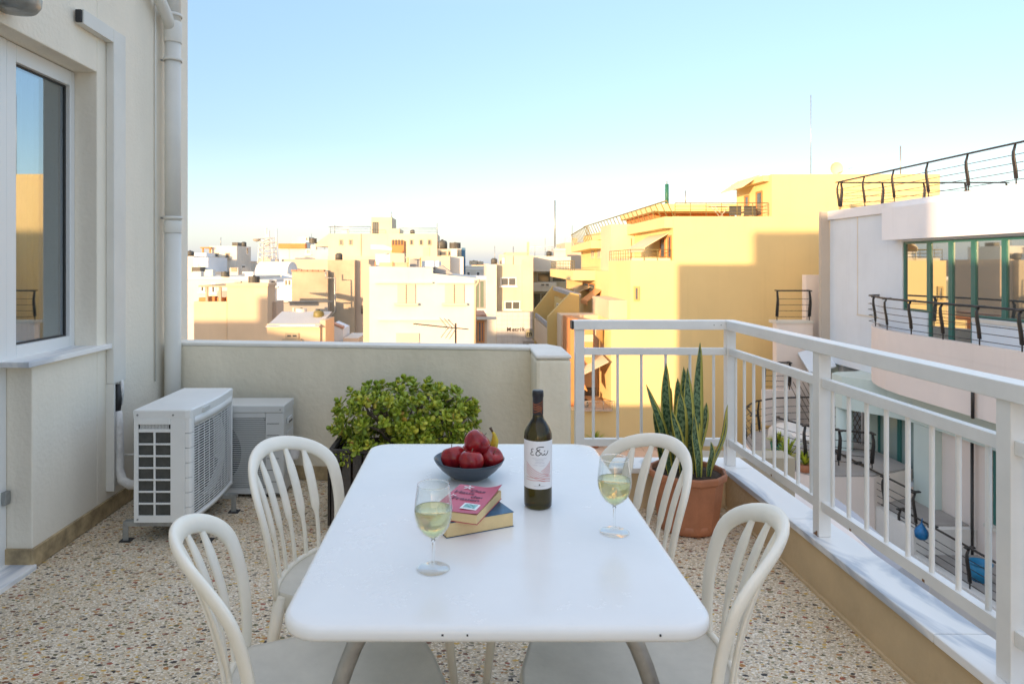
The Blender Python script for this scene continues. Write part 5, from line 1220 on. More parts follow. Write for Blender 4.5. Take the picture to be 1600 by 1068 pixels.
# roof terrace: railing, canopy block, chairs
zr = z2+.01; RM = bpaint('roof_rail_paint', (.25, .20, .07), .2, 3)
ribs_rail(b, [(PX(1052, Y)+.1, Y+.1, zr), (XP-.1, Y+.1, zr)], .52, RM, .018, .55, 4)
MB().box(PX(1020, 31), PX(1148, 31), 31, 36, z2+.001, PZ(333, 31)).build('setback_wall', MC['orange'], b)
MB().box(PX(1012, 31), PX(1150, 31), 29.8, 36.5, PZ(333, 31)+.002, PZ(322, 31)).build('setback_roof', MC['yellow'], b)
rl = MB(); # outward slanting railing along the left roof edge
xa = PX(1052, Y)
tp = []
for k in range(24):
    yy = Y+.1+k*.8; base_ = Vector((xa+.05, yy, z2)); top_ = base_+Vector((-.28, 0, .62)); rl.tube([base_, top_], .022, 4); tp.append(top_)
rl.tube(tp, .03, 5); rl.build('slanted_railing', RM, b)
MB().box(xa-.35, xa-.003, Y+.01, Y+18, z2-.45, z2-.01).build('roof_slab_edge', MC['yellow'], b)
MB().box(PX(1002, 32), PX(955, 32)-0, 32, 34.5, -1.2, PZ(350, 32)).build('bay_block', MC['peach'], b)
MB().box(PX(955, 32)+.02, PX(985, 32), 31.9, 31.997, PZ(497, 32), PZ(372, 32)).build('bay_face', MC['peach'], b)
A, B_ = (7.17, 34.6), (7.92, 46)
MB().prism([A, B_, (11, 46), (11, 34.6)], -13, 2.2).build('rear_wall', MC['yellow'], b)
MB().prism([(A[0]-.7, A[1]), (B_[0]-.7, B_[1]), (11, 46), (11, 34.6)], 2.202, 2.62).build('rear_roof', MC['yellow'], b)
for px in (924, 934, 946): win(b, A, B_, (px, 391), (px+5, 404), nm=2, fm=MC['awning'], sill=False)
tb_ = MB(); tp = []
for k in range(14): q_ = Vector((A[0]-.65+.07*k, A[1]+.85*k, 2.63)); t2 = q_+Vector((-.25, 0, .75)); tb_.tube([q_, t2], .02, 4); tp.append(t2)
tb_.tube(tp, .03, 5); tb_.build('slanted_railing', RM, b)
C_, D_ = (6.55, 30.2), (6.75, 45)
MB().prism([C_, D_, (9, 45), (9, 30.2)], -13, 1.05).build('side_wall', MC['yellow'], b)
MB().prism([(C_[0]-1.1, C_[1]+4), (D_[0]-1.1, D_[1]), (9, 45), (9, 34)], .55, 1.052).build('balcony_slab', MC['yellow'], b)
ribs_rail(b, [(C_[0]-1.0, 34.3, 1.06), (D_[0]-1.0, 45, 1.06)], .5, RM, .02, .7, 3, 'balcony_railing')
ribs_rail(b, [(XL+.05, Y+4, z1+.01), (XL+.05, Y+.15, z1+.01), (PX(1050, Y), Y+.15, z1+.01)], .42, RM, .016, .4, 3, 'balcony_railing')
# upper terrace window and awnings on the 1052 face
win(b, (xa, Y), (xa, Y+18), (1032, 372), (1040, 404), nm=1, fm=MC['orange'], sill=False); win(b, (xa, Y), (xa, Y+18), (1044, 368), (1050, 404), nm=1, fm=MC['orange'], sill=False)
def awn(x, y0, y1, z, out, drop, mat):
    MB().ext([(x, y0, z), (x, y1, z), (x-out, y1, z-drop), (x-out, y0, z-drop)], (0, 0, .04)).build('awning', mat, b)
    MB().box(x-out-.03, x-out, y0, y1, z-drop-.16, z-drop-.002).build('awning_valance', mat, b)
awn(xa, Y+.6, Y+3.4, z2-.65, .95, .55, MC['awning'])
awn(6.6, 35.5, 39, .15, 1.6, .75, MC['awning']); awn(6.6, 32.5, 34.2, .1, .7, .55, MC['awningo'])
awn(6.5, 30.4, 31.8, -.3, .5, 1.2, MC['awningo'])
win(b, C_, D_, (912, 440), (930, 458), nm=2, fm=MC['orange'], sill=False)
win(b, (0, Y+.5), (1, Y+.5), (991, 446), (999, 470), fm=MC['ochre'], sill=False) if False else fwin(b, 990, 447, 999, 470, Y, fm=MC['ochre'], sill=False)
MB().box(6.55, 6.60, 41, 43, -1.2, -.2).build('air_conditioner_box', MC['white'], b)
# lower left balconies with striped awnings
for k in range(7):
    MB().box(PX(907, Y), PX(930, Y), Y+.45, Y+.5, PZ(500+12*(k+1), Y), PZ(500+12*k, Y)-.01).build('awning_stripe', MC['awningo'] if k % 2 else MC['awning'], b)
MB().ext([P(930, 500, Y+.6), P(952, 500, Y+2), P(949, 545, Y+2), P(930, 523, Y+.6)], (.03, 0, 0)).build('awning', MC['awning'], b)
MB().ext([P(909, 587, Y-.6), P(951, 566, Y-.3), P(938, 552, Y+1.6), P(903, 563, Y+1.6)], (0, 0, .04)).build('awning', MC['awning'], b)
MB().ext([P(900, 560, Y-.1), P(908, 588, Y-.6), P(918, 611, Y-.5), P(900, 600, Y-.1)], (0, .03, 0)).build('awning_valance', MC['awningo'], b)
MB().box(PX(900, Y), PX(955, Y), Y-.25, Y+2.5, PZ(640, Y), PZ(637.5, Y)).build('balcony_floor', MC['pinkish'], b)
fwin(b, 906, 605, 930, 636, Y+2.58, fm=M['fins'], nm=2, sill=False); fwin(b, 935, 595, 950, 636, Y+2.58, fm=MC['orange'], nm=1, sill=False)
ribs_rail(b, [(PX(901, Y), Y-.2, PZ(638, Y)), (PX(955, Y), Y-.2, PZ(638, Y))], .32, M['galv'], .015, .3, 4, 'balcony_railing')
ch = MB(); xx, zz = PX(911, Y), PZ(637, Y); ch.box(xx, xx+.25, Y+.2, Y+.6, zz+.2, zz+.24); ch.box(xx, xx+.03, Y+.2, Y+.6, zz, zz+.45); ch.box(xx+.22, xx+.25, Y+.2, Y+.6, zz, zz+.2)
tag(ch.build('balcony_chair', M['black']), 'dark chair on the lowest balcony of the yellow building', 'chair')
for i, (pxc, lab) in enumerate(((1146, 'grey chair on the yellow roof terrace, the left of two'), (1169, 'grey chair on the yellow roof terrace, the right of two by the window'))):
    o = thing('terrace_chair', lab, 'chair', (PX(pxc, 27), 27, z2), 'chairs on the yellow roof terrace')
    x = PX(pxc, 27); MB().box(x-.24, x+.24, 26.8, 26.84, z2+.1, z2+.48).build('backrest', M['fins'], o); MB().box(x-.24, x+.24, 26.84, 27.3, z2+.22, z2+.26).build('seat', M['fins'], o)
    for sx_ in (-.22, .2): MB().box(x+sx_, x+sx_+.03, 26.85, 26.88, z2, z2+.22).build('leg', M['fins'], o)
dt = thing('drying_rack', 'folding white drying rack on the yellow roof terrace', 'rack', (PX(1125, 27.4), 27.4, z2))
for a0, a1 in (((1111, 322), (1124, 338)), ((1139, 322), (1126, 338)), ((1117, 322), (1130, 338))): MB().tube([P(*a0, 27.4), P(*a1, 27.4)], .015, 4).build('rack_leg', MC['metalw'], dt)
MB().box(PX(1110, 27.4), PX(1140, 27.4), 27.3, 27.9, PZ(322, 27.4)-.01, PZ(322, 27.4)+.01).build('rack_top', MC['metalw'], dt)
gp = thing('flue_pipe', 'dark green flue pipe rising above the yellow roof', 'pipe', P(1042, 322, 30)); MB().tube([P(1042, 322, 32), P(1042, 288, 32)], .09, 8).build('pipe_section', flat('dark_green', (.02, .13, .08), .5), gp); MB().tube([P(1042, 288, 32), P(1042, 283, 32)], .03, 8).build('cap', M['galv'], gp)
antenna(1071, 322, 298, 33, 'thin aerial behind the yellow roof terrace'); antenna(1267, 272, 148, 27, 'very tall white mast on the yellow penthouse roof', r=.018)
dsh = thing('satellite_dish', 'round cream satellite dish on the yellow penthouse roof', 'satellite dish', P(1307, 272, 28)); x, y, z = P(1305, 264, 28)
dm = MB(); 
for i in range(5):
    for k in range(20):
        rr_ = .28*i/4; a = 2*math.pi*k/20; dm.v.append((x+rr_*math.cos(a), y+.12*(i/4)**2*-1, z+rr_*math.sin(a)))
for i in range(4):
    for k in range(20): dm.f.append((i*20+k, i*20+(k+1) % 20, i*20+20+(k+1) % 20, i*20+20+k)); dm.sm.append(True)
dm.build('dish', MC['cream'], dsh); MB().tube([(x, y+.02, z), (x+.05, y+.05, PZ(274, 28))], .03, 6).build('mount', MC['cream'], dsh); MB().tube([(x+.05, y-.1, z-.2), (x+.42, y-.5, z-.02)], .012, 5).build('feed_arm', M['galv'], dsh)
antenna(1407, 285, 228, 30, 'thin grey aerial standing behind the black roof railing at right', tv=False)

# --- pale blue building across the street (facade along X = 12.5)
XB = 12.5; YF = 22.9
b = bld('pale_blue_building', 'pale blue and pink building on the right with green windows and curved balconies', 'building', 14, 19)
zr = 3.2
# upper storey with real openings on the -X facade
def fac(y0, y1, z0, z1, mat=MC['blue'], x0=XB, x1=XB+.3, nm='wall'): MB().box(x0, x1, y0, y1, z0, z1).build(nm, mat, b)
yo = [13000/(p-729) for p in (1410, 1449, 1483, 1518.5, 1566.6)]  # window edges
yo += [yo[-1]-.96, yo[-1]-1.92]
zs, zh = .07, 2.03
fac(yo[0], YF, -1.98, zr-.3); fac(12.0, yo[0], zh, zr-.3); fac(yo[1], yo[0], -1.98, zs); fac(12.0, yo[3], -1.98, zs+.0); fac(yo[3], yo[1], -1.98, -.75)
fac(12.0, yo[-1], zs, zh)
MB().box(XB-.30, XB-.003, YF-.0, YF+.15, -13, zr-.0).build('fin_wall', MC['fin'], b)
WF = bpaint('white_fascia', (.82, .82, .84), .05)
MB().box(XB-.08, XB+6, 12.0, YF+.10, 2.902, zr).build('roof_band', WF, b)
MB().box(XB-.4, XB-.003, 11.5, 19.4, 2.08, 3.0).build('fascia', WF, b)
MB().box(XB-.402+.0, XB-.36, 11.5, 17.9, 2.5, 3.28).build('parapet_upstand', MC['white'], b) if False else None
MB().box(XB+6, XB+6.3, 12, YF, -13, 3.19).build('wall', MC['blue'], b); MB().box(XB+.3, XB+6, YF-.3, YF, -13, 2.9).build('wall', MC['blue'], b); MB().box(XB+.3, XB+6, 12, 12.3, -13, 2.9).build('wall', MC['blue'], b)
MB().box(XB+.31, XB+6, 12.3, YF-.3, -1.3, -1.1).build('room_floor', M['room'], b)
# vertical joint lines on the blue wall
MB().box(XB-.012, XB-.003, 21.25, 21.29, -.2, 2.9).build('wall_joint', MC['white'], b); MB().box(XB-.02, XB-.003, 20.2, 21.3, -.25, -.20).build('wall_ledge', MC['white'], b)
def gwin(y0, y1, z0, z1, mir=True, x=XB+.08):
    w_ = thing('window', None, None); w_.location = Vector((x, (y0+y1)/2, z0)) - b.location; w_.parent = b
    t = .07
    for a in ((y0, y1, z1-t, z1), (y0, y1, z0, z0+t), (y0, y0+t, z0+t, z1-t), (y1-t, y1, z0+t, z1-t)): MB().box(x-.05, x+.02, *a).build('window_frame', M['green'], w_)
    MB().box(x-.012, x+.004, y0+t, y1-t, z0+t, z1-t).build('pane', MC['mirror'] if mir else MC['curtglass'], w_)
gwin(yo[1]+.002, yo[0]-.002, zs+.002, zh-.002); gwin(yo[2]+.002, yo[1]-.002, -.74, zh-.002); gwin(yo[3]+.002, yo[2]-.002, -.74, zh-.002)
for k in range(3, 6): gwin(yo[k+1]+.002, yo[k]-.002, zs+.002, zh-.002)
MB().box(XB-.03, XB-.002, 12.2, yo[3]-.02, zs-.10, zs-.01).build('sill', MC['white'], b)
# curved balcony
bal = [(12.49, 20.35), (12.25, 20.05), (11.98, 19.7), (11.74, 19.3), (11.55, 18.9), (11.38, 18.4), (11.27, 17.9), (11.2, 17.2), (11.2, 12.2)]
inn = [(12.49, 20.15), (12.0, 19.4), (11.75, 18.9), (11.58, 18.4), (11.46, 17.9), (11.4, 17.2), (11.4, 12.2)]
MB().prism(bal + [(12.49, 12.2)], -1.98, -.76).build('balcony_slab', MC['pinkb'], b)
MB().prism(bal + inn[::-1], -.758, -.39).build('balcony_parapet', MC['pinkb'], b)
# mint band and canopy
mint = [(12.9, 21.4), (12.3, 21.0), (11.6, 20.85), (11.3, 20.6), (11.28, 20.0), (11.6, 19.5), (12.0, 19.0), (12.25, 18.3), (12.3, 17.3), (12.3, 12.2), (12.9, 12.2)]
MB().prism(mint, -2.95, -1.983).build('mint_fascia', MC['mint'], b)
MB().tube([(11.55, 20.35, -6.5), (11.55, 20.35, -2.953)], .24, 20).build('column', MC['mint'], b)
# lower storey
fac(18.25, 18.30, -9, -2.953, MC['pinkb'], XB, XB+.3)
fac(18.30, 20.30, -9, -4.62, MC['pinkb']); fac(15.85, 18.25, -9, -2.953, MC['pinkb'], XB, XB+.3); fac(12.2, 14.6, -9, -2.953, MC['pinkb']); fac(14.6, 15.85, -9, -4.80, MC['pinkb'])
fac(20.30, 20.35, -9, -2.953, MC['mint'], XB-.2, XB+.3)
gwin(19.30, 20.29, -4.615, -2.96, False); gwin(18.31, 19.29, -4.615, -2.96, False); gwin(14.61, 15.84, -4.795, -3.02, False)
MB().box(XB-.25, XB-.003, 17.5, 18.24, -9, -2.955).build('pilaster', MC['mint'], b)
MB().prism([(12.49, 20.5), (12.1, 20.3), (12.05, 19.4), (12.25, 18.4), (12.49, 18.26)], -4.75, -4.63).build('curved_sill', MC['blue'], b); MB().prism([(12.49, 20.45), (12.16, 20.25), (12.1, 19.4), (12.28, 18.4), (12.49, 18.28)], -6.3, -4.752).build('curved_base', MC['pinkb'], b)
MB().box(XB-.12, XB-.002, 14.5, 15.95, -4.88, -4.802).build('sill', MC['white'], b)
for a, c in (((XB-.12, 16.3, -2.96), (XB-.12, 16.3, -8)),): MB().tube([a, c], .035, 8).build('rain_pipe', M['iron'], b)
MB().tube([(11.14, 14.65, -2.0), (11.14, 14.65, -1.22)], .035, 8).build('rain_pipe', M['iron'], b)
# curtain sheets inside the lower windows
MB().box(XB+.14, XB+.16, 18.4, 19.25, -4.6, -3).build('curtain', M['curtain'], b)
# terraces below
MB().box(10.95, 12.49, 16.3, 22.5, -12.9, -5.1).build('terrace_wall', MC['whiteb'], b); MB().box(10.95, 12.49, 12.0, 16.299, -12.9, -5.72).build('terrace_wall', MC['whiteb'], b)
MB().box(10.96+.2, 12.45, 16.5, 22.3, -5.098, -5.06).build('terrace_floor', MC['floorg'], b); MB().box(11.16, 12.45, 12.1, 16.2, -5.718, -5.68).build('terrace_floor', MC['floorg'], b)
# wall behind lower left terrace
MB().box(10.9, 12.18, 23.4, 23.7, -13, -.70).build('end_wall', MC['pinkb'], b); MB().box(10.85, 12.18, 23.36, 23.9, -.698, -.60).build('end_coping', MC['white'], b)
MB().box(12.2, 19, 23.9, 24.2, -13, 1.0).build('rear_wing', MC['pinkb'], b)
# round-ended terrace to the left with grey floor
tp_ = [(8.65, 20.2), (8.9, 21.4), (9.6, 22.4), (10.6, 23.0), (12.4, 23.2), (12.4, 18.5), (10.9, 17.8), (9.3, 17.8), (8.7, 18.8)]
MB().prism(tp_, -13, -4.3).build('terrace_wall', MC['pinkb'], b); MB().prism([(x*.985+.15, y*.99+.2) for x, y in tp_], -4.298, -4.25).build('terrace_floor', MC['floorg'], b)
# veranda trellis
tr = thing('trellis', 'brown diagonal garden trellis at the back of the veranda', 'trellis', (13.3, 22.5, -5))
for k in range(16):
    for s_ in (-1, 1):
        x = 12.2+k*.16; MB().bar((x, 22.55+(.01*s_), -5.05), (x+s_*1.3, 22.55+(.01*s_), -2.6), .02, .01, (0, 1, 0)).build('lath', M['bark'], tr)
for x in (12.62, 13.35): MB().box(x, x+.08, 22.45, 22.53, -5.06, -2.6).build('frame_post', MC['pinkb'], tr)
MB().box(12.5, 18.5, 20.4, 22.9, -5.2, -5.06).build('veranda_floor', MC['floorg'], b)
aw = thing('shop_awning', 'grey folded canvas awning hanging beside the mint canopy', 'awning', (12.6, 22, -2.2))
MB().ext([(12.0, 23.3, -1.5), (13.6, 22.6, -1.9), (13.6, 22.6, -2.5), (12.0, 23.3, -2.3)], (.0, .12, 0)).build('canvas', MC['mint'], aw); MB().ext([(11.6, 23.3, -1.75), (12.5, 23.3, -1.5), (12.5, 22.5, -2.1), (11.6, 22.5, -2.3)], (0, 0, .05)).build('canvas', MC['blue'], aw)

def iron_rail(label, path, h=.95, step=1.25, wires=4, cap=True):
    """black railing with bent flat posts, wires and a round handrail"""
    pv = [Vector(p) for p in path]; r_ = thing('iron_railing', label, 'railing', pv[0], 'black iron railings of the pale blue building')
    # resample
    L_ = [0]
    for a, c in zip(pv, pv[1:]): L_.append(L_[-1]+(c-a).length)
    def at(s):
        s = max(0, min(L_[-1], s))
        for i in range(len(pv)-1):
            if s <= L_[i+1]+1e-6: t = (s-L_[i])/(L_[i+1]-L_[i]); return pv[i].lerp(pv[i+1], t), (pv[i+1]-pv[i]).normalized()
        return pv[-1], (pv[-1]-pv[-2]).normalized()
    n = max(1, round(L_[-1]/step)); m = max(8, n*3); line = [at(L_[-1]*i/m)[0] for i in range(m+1)]
    def outd(d): o = Vector((d.y, -d.x, 0)).normalized(); return o if (o.x*(-1)) > 0 or abs(o.x) < .05 and o.y < 0 else -o
    outs = [outd(at(L_[-1]*i/m)[1]) for i in range(m+1)]
    MB().tube([p+o*.02+Vector((0, 0, h)) for p, o in zip(line, outs)], .026, 8).build('handrail', M['iron'], r_)
    for k in range(wires):
        z = h*(.12+.2*k); MB().tube([p+o*(.05 if k > 1 else .03)+Vector((0, 0, z)) for p, o in zip(line, outs)], .009, 5).build('wire', M['iron'], r_)
    for k in range(n+1):
        p, d = at(L_[-1]*k/n); o = outd(d); q = lambda f, z: p+o*f+Vector((0, 0, z))
        MB().tube([q(.01, 0), q(.01, .16)], .016, 6).build('post_foot', M['iron'], r_)
        MB().tube([q(.01, .14), q(.03, .35), q(.07, .6), q(.075, .75), q(.03, h-.03)], [.058, .058, .054, .046, .036], 8, True, d, ell=.45).build('post', M['iron'], r_)
        MB().bar(q(-.09, h+.012), q(.12, h-.012), .10, .035).build('post_cap', M['iron'], r_, bevel=.01)
    return r_
iron_rail('black iron railing along the roof edge of the pale blue building, top right', [(12.55, 22.4, zr), (12.55, 12.3, zr)], step=1.55)
iron_rail('black iron railing crossing the far side of the pale blue roof', [(12.7, 22.6, zr), (18.3, 22.6, zr)], .95, 1.4)
pth = [(12.0, 19.8, -.39), (11.84, 19.3, -.39), (11.65, 18.9, -.39), (11.48, 18.4, -.39), (11.37, 17.9, -.39), (11.3, 17.2, -.39), (11.3, 12.4, -.39)]
iron_rail('black curved iron railing on the pink balcony in front of the reflecting windows', [(12.3, 20.0, -.39)] + pth, .85, 1.05)
iron_rail('short black railing on the white coping beside the yellow wall, upper one', [(11.0, 23.6, -.60), (12.15, 23.6, -.60)], 1.05, .95)
iron_rail('black railing descending on the white base wall, left upper flight', [(11.05, 20.0, -5.1), (11.05, 16.35, -5.1)], .90, 1.2)
iron_rail('black railing descending on the white base wall, right lower flight', [(11.05, 16.9, -5.72), (11.05, 12.3, -5.72)], .90, 1.3)
iron_rail('black curved railing round the grey floored terrace, back side', [(8.72, 20.2, -4.3), (9.0, 21.4, -4.3), (9.7, 22.3, -4.3), (10.7, 22.85, -4.3), (12.3, 23.0, -4.3)], 1.1, 1.3)
iron_rail('black railing in front of the grey floored terrace with the green pots', [(8.8, 18.9, -3.9), (9.35, 17.9, -3.95), (10.9, 17.9, -4.1)], .95, 1.0)
iron_rail('small black railing above the curved terrace against the yellow wall', [(10.4, 23.3, -3.0), (11.3, 23.3, -3.0)], .95, .8)
MB().box(10.35, 11.6, 23.1, 23.38, -4.2, -3.0).build('side_ledge', MC['pinkb'], b)
def bag(x, y, z, label, s=1):
    t_ = thing('plastic_bag', label, 'bag', (x, y, z)); mb = MB().lathe([(.015, .26), (.03, .22), (.11, .12), (.15, .02), (.14, -.08), (.08, -.14), (0, -.15)], (x, y, z), 14)
    rr = random.Random(3); mb.v = [(v[0]+rr.uniform(-.012, .012), v[1]+rr.uniform(-.012, .012), v[2]) for v in mb.v]; mb.build('bag_body', paint('blue_plastic', (.01, .17, .42), .3, .3, 20, .3), t_)
    MB().tube([(x, y, z+.24), (x+.02, y, z+.36)], .012, 6).build('bag_handle', bpy.data.materials['blue_plastic'], t_)
bag(10.9, 15.95, -5.05, 'blue plastic bag hanging from the black railing post')
x, y, z = 11.5, 14.9, -5.68
bk_ = thing('bucket', 'blue plastic bucket on the lower terrace floor behind the railing', 'bucket', (x, y, z)); MB().lathe([(0, 0), (.17, 0), (.22, .42), (.20, .42), (.15, .03), (0, .03)], (x, y, z), 18).build('bucket_body', flat('bucket_blue', (.02, .22, .42), .4), bk_); MB().lathe([(.22, .38), (.235, .38), (.235, .42), (.22, .42)], (x, y, z), 18, close=True).build('rim', flat('bucket_rim', (.02, .2, .38), .4), bk_)
# white garden table with parasol-like top on the grey terrace, pots with plants
tt = thing('garden_table', 'round white plastic garden table on the grey floored terrace', 'table', (9.9, 19.2, -4.25))
MB().lathe([(0, 0), (.5, 0), (.52, .02), (.5, .04), (0, .04)], (9.95, 19.2, -3.6), 24).build('tabletop', MC['metalw'], tt)
for k in range(4): a = k*math.pi/2+.4; MB().tube([(9.95+.1*math.cos(a), 19.2+.1*math.sin(a), -3.6), (9.95+.35*math.cos(a), 19.2+.35*math.sin(a), -4.25)], .03, 6).build('leg', MC['metalw'], tt)
cvt = thing('covered_lounger', 'pile of furniture under a pale grey dust sheet on the terrace', 'lounger', (10.6, 21.4, -4.25))
MB().lathe([(.75, 0), (.72, .3), (.6, .42), (.3, .5), (0, .62)], (10.5, 21.4, -4.25), 14).build('dust_sheet', MC['whiteb'], cvt)
def potplant(x, y, z, r, h, label, col, seed):
    rr = random.Random(seed); t_ = thing('potted_plant', label, 'plant', (x, y, z), 'potted plants on the neighbouring terraces')
    MB().lathe([(0, 0), (r*.75, 0), (r, r*1.3), (r*.85, r*1.3), (0, r*1.1)], (x, y, z), 14).build('pot', col, t_)
    f = MB()
    for k in range(60):
        a = rr.uniform(0, 6.28); e_ = rr.uniform(.3, 1.4); ln = h*rr.uniform(.5, 1); p0 = Vector((x, y, z+r*1.2)); d = Vector((math.cos(a)*math.cos(e_), math.sin(a)*math.cos(e_), math.sin(e_)))
        p1 = p0+d*ln*.6; p2 = p0+d*ln+Vector((0, 0, -.12*ln)); sd = Vector((-math.sin(a), math.cos(a), 0))*.03
        f.add([p0-sd*.3, p0+sd*.3, p1+sd, p2, p1-sd], [(0, 1, 2, 4), (4, 2, 3)])
    tag(f.build('foliage', pm, t_), kind='stuff')
potplant(8.95, 18.6, -4.25, .2, .8, 'leafy green plant in a terracotta pot beside the black railing', M['terracotta'], 1)
potplant(9.35, 20.0, -4.25, .22, .5, 'low plant in a dark green tub on the grey terrace', flat('tub_green', (.02, .16, .10), .5), 2)
potplant(9.2, 18.1, -4.25, .16, .5, 'small bushy plant at the foot of the black railing', M['terracotta'], 5)
# lower roof between us and the yellow building, with single paving tiles
lr = thing('lower_roof', 'lower flat roof paved with pinkish tiles below the front railing', 'roof', (5, 20, -6))
MB().box(1.8, 8.6, 13.0, 25.99, -13, -5.63).build('roof_body', MC['pinkish'], lr)
tm = bpaint('paving_tile', (.66, .50, .40), .12, 1)
for i in range(14):
    for j in range(16):
        x, y = 1.85+i*.48, 13.05+j*.8; MB().box(x, x+.47, y, y+.785, -5.628, -5.60+.004*((i*7+j*3) % 3)).build('tile', tm, lr)
potplant(7.35, 25.3, -5.58, .2, .5, 'lone dark plant at the foot of the yellow wall', M['terracotta'], 3); potplant(4.9, 25.4, -5.58, .18, .6, 'spindly plant at the foot of the yellow wall on the left', M['terracotta'], 4)
# own building below the terrace
ow = thing('lower_balcony', 'tan balcony wall with a curved cream parapet below the marble coping', 'balcony', (2.8, 6, -1))
MB().box(1.9, 2.96, 6.0, 6.25, -3.5, -.35).build('tan_wall', MC['tan'], ow); MB().tube([(2.52, 5.985, -.43), (2.52, 6.02, -.43)], .028, 12).build('drain_hole', M['iron'], ow)
cur = [(3.00, 7.3), (3.28, 7.0), (3.36, 6.5), (3.28, 6.0), (3.18, 5.5), (3.10, 5.0), (3.05, 4.4), (3.0, 3.0)]
cin = [(x-.26, y-.02) for x, y in cur]
MB().prism(cur + cin[::-1], -2.6, -.80).build('curved_parapet', MC['pinkb'], ow, bevel=.02)
MB().tube([(3.47, 6.6, -.95), (3.42, 6.0, -.95), (3.30, 5.3, -.95), (3.22, 4.85, -.95)], .14, 16).build('grey_pipe', paint('grey_pvc', (.42, .43, .47), .5, .05), ow)
MB().box(1.66, 3.0, 3.0, 6.0, -3.4, -3.3).build('balcony_floor', MC['floorg'], ow)
# far town: low houses along the horizon, each its own thing
rs2 = random.Random(5)
mats = [MC['white'], MC['cream'], MC['whiteb'], MC['peach'], MC['pinkish']]
where = ['at the far left edge', 'behind the cube house', 'right of the cube house', 'left of the radio mast', 'under the radio mast', 'left of the orange eaved roof', 'behind the orange eaved roof', 'left of the cream block', 'behind the stair tower', 'behind the cream block centre', 'behind the cream block right end', 'beside the blue strip', 'at the left of the skyline gap', 'right in the skyline gap', 'left of the tall lattice mast', 'behind the pink block']
places = ['left of the radio mast', 'under the radio mast', 'behind the white houses', 'behind the cream block', 'beside the blue edged block', 'in the central gap of the skyline', 'right of the central gap']
for k in range(16):
    px = 300+k*36+rs2.uniform(-6, 6); Yk = rs2.uniform(85, 170); wd = rs2.uniform(16, 40); tp2 = rs2.uniform(403, 412)
    if 725 < px+wd and px < 790: tp2 = 411 + rs2.uniform(0, 3)
    mt_ = rs2.choice(mats); o = bld('distant_house', 'small distant pale house on the skyline ' + where[k], 'building', PX(px+wd/2, Yk), Yk+3, 'distant pale houses on the skyline')
    block(o, px, px+wd, tp2, Yk, 8, mt_)
    block(o, px+wd*.3, px+wd*.5, tp2-4, Yk+2, 4, mt_, z0=PZ(tp2, Yk), name='roof_hut')
    for q in range(int(wd/9)): fwin(o, px+3+q*9, tp2+4, px+6+q*9, tp2+8, Yk, sill=False, fm=M['fins'])
tw_ = MB()
for k in range(260):
    Yk = rs2.uniform(170, 1500); xk = rs2.uniform(-.62, .75)*Yk; wk = rs2.uniform(8, 26); hk = rs2.uniform(-8, 1.2)+Yk*.002
    tw_.box(xk, xk+wk, Yk, Yk+10, -13, hk)
tag(tw_.build('distant_town', MC['white']), 'far pale rooftops of the town merging along the horizon', None, None, 'stuff')
Y = 75; b = bld('white_gap_house', 'low white house seen in the gap between the blue strip and the white slab', 'building', 1.2, 78); block(b, 725, 763, 416, Y, 8, MC['white']); block(b, 725, 763, 420, Y-8, 6, MC['white']); fwin(b, 729, 424, 735, 431, Y-8, sill=False); fwin(b, 744, 424, 750, 431, Y-8, sill=False)
tank(740, 414, 76, 1.0, .5, 'small brown tank on the low white house in the gap', MC['tan']); tank(750, 414, 76, .8, .4, 'second brown tank right of the first in the gap', MC['tan'])
antenna(345, 384, 371, 56, 'thin aerial on the tall cream cube house'); antenna(523, 365, 352, 61, 'thin aerial at the left end of the cream block', tv=True); antenna(802, 413, 385, 46, 'thin aerial on the building with the lettering'); antenna(459, 447, 425, 40, 'thin pole on the bluish wing of the long white house')
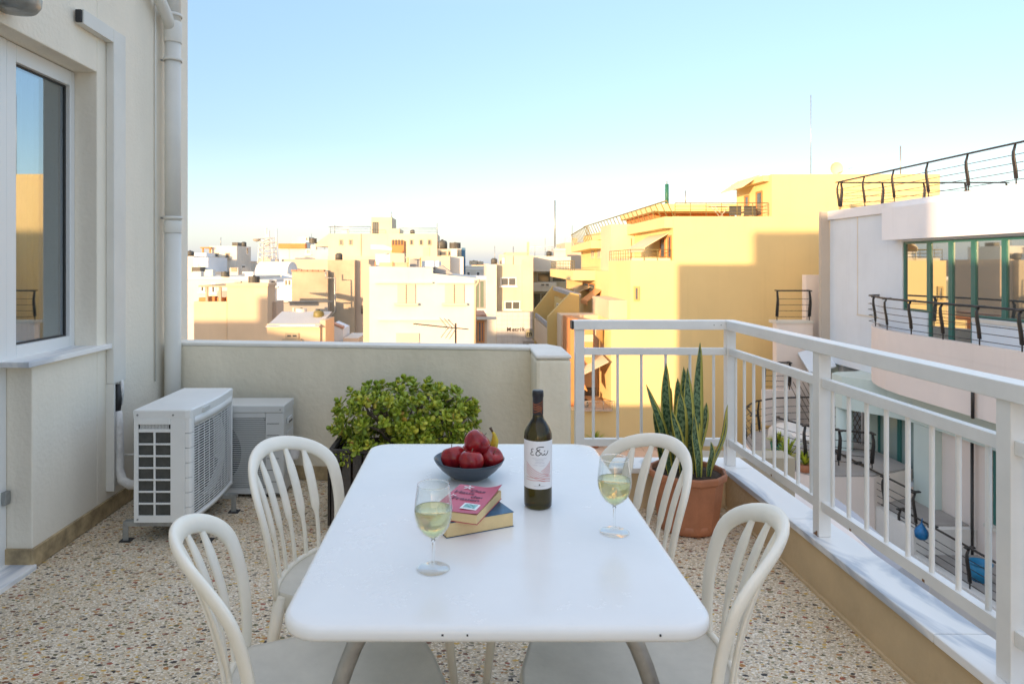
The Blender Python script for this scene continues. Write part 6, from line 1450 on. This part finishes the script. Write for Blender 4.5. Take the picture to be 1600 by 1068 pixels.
def clutter(rootname, px0, px1, pyb, Y, n, seed):
    root = bpy.data.objects[rootname]; rr = random.Random(seed)
    for k in range(n):
        px = rr.uniform(px0, px1); x, y, z = P(px, pyb, Y); y += rr.uniform(.3, 2.5); kind = rr.choice('abcd')
        if kind == 'a': MB().lathe([(0, 0), (.22, 0), (.22, .34), (.1, .42), (0, .42)], (x, y, z), 12).build('water_tank', rr.choice([M['fins'], MC['metalw'], MC['tan']]), root)
        elif kind == 'b': MB().box(x-.35, x+.35, y, y+.3, z, z+.45).build('air_conditioner_box', MC['metalw'], root)
        elif kind == 'c': MB().tube([(x, y, z), (x, y, z+rr.uniform(.8, 1.8))], .02, 5).build('pole', M['galv'], root)
        else: MB().box(x-.25, x+.25, y, y+.5, z, z+rr.uniform(.3, .7)).build('chimney', rr.choice([MC['white'], MC['cream'], MC['peach']]), root)
for a in (('white_long_house', 292, 418, 436, 41, 4, 1), ('cube_house', 328, 368, 384, 56, 1, 2), ('vaulted_house', 390, 450, 411, 61, 2, 3), ('orange_eaved_house', 480, 512, 390, 63, 3, 4), ('large_cream_block', 516, 680, 365, 61, 3, 5), ('blue_edged_block', 664, 720, 400, 49, 3, 6),
          ('tan_house', 514, 552, 406, 39, 1, 7), ('cream_middle_house', 582, 674, 416.5, 23, 4, 8), ('metrik_building', 762, 830, 412.5, 46, 5, 9), ('balcony_house', 830, 884, 400, 52, 5, 10), ('pink_block', 886, 922, 379, 61, 2, 11)): clutter(*a)
for a in ((600, 444, 618, 452), (664, 470, 676, 480)): pass
root = bpy.data.objects['large_cream_block']
for px in (530, 545, 640, 655, 668): fwin(root, px, 374, px+6, 383, 60, nm=1, sill=False, fm=MC['tan'])
root = bpy.data.objects['cube_house']
for px in (335, 352): fwin(root, px, 395, px+7, 404, 55, nm=1, fm=MC['tan'])
root = bpy.data.objects['peach_house']
fwin(root, 372, 462, 380, 474, 30, nm=1, kind='shutter', fm=MC['shutter']) if False else None
# --- neighbours behind us that shade parts of the town (out of the frame, on the street side of the house)
b = bld('neighbour_building', 'lower neighbouring building to the left of our house', 'building', -13, -2); MB().box(-20, -7.2, -8, 4, -13, -1.05).build('wall', MC['cream'], b)
b = bld('neighbour_building', 'higher neighbouring building far to the left with a chimney', 'building', -31, 1); MB().box(-36, -24.5, -4, 4, -13, 2.45).build('wall', MC['cream'], b); MB().box(-27.9, -27.3, 2.6, 3.6, 2.45, 3.6).build('chimney', MC['cream'], b)
b = bld('stair_tower', 'stair tower standing on the roof line behind our house', 'building', -8.5, -9); MB().box(-11.6, -6.66, -9.5, -6.5, -13, 7.2).build('wall', MC['cream'], b)
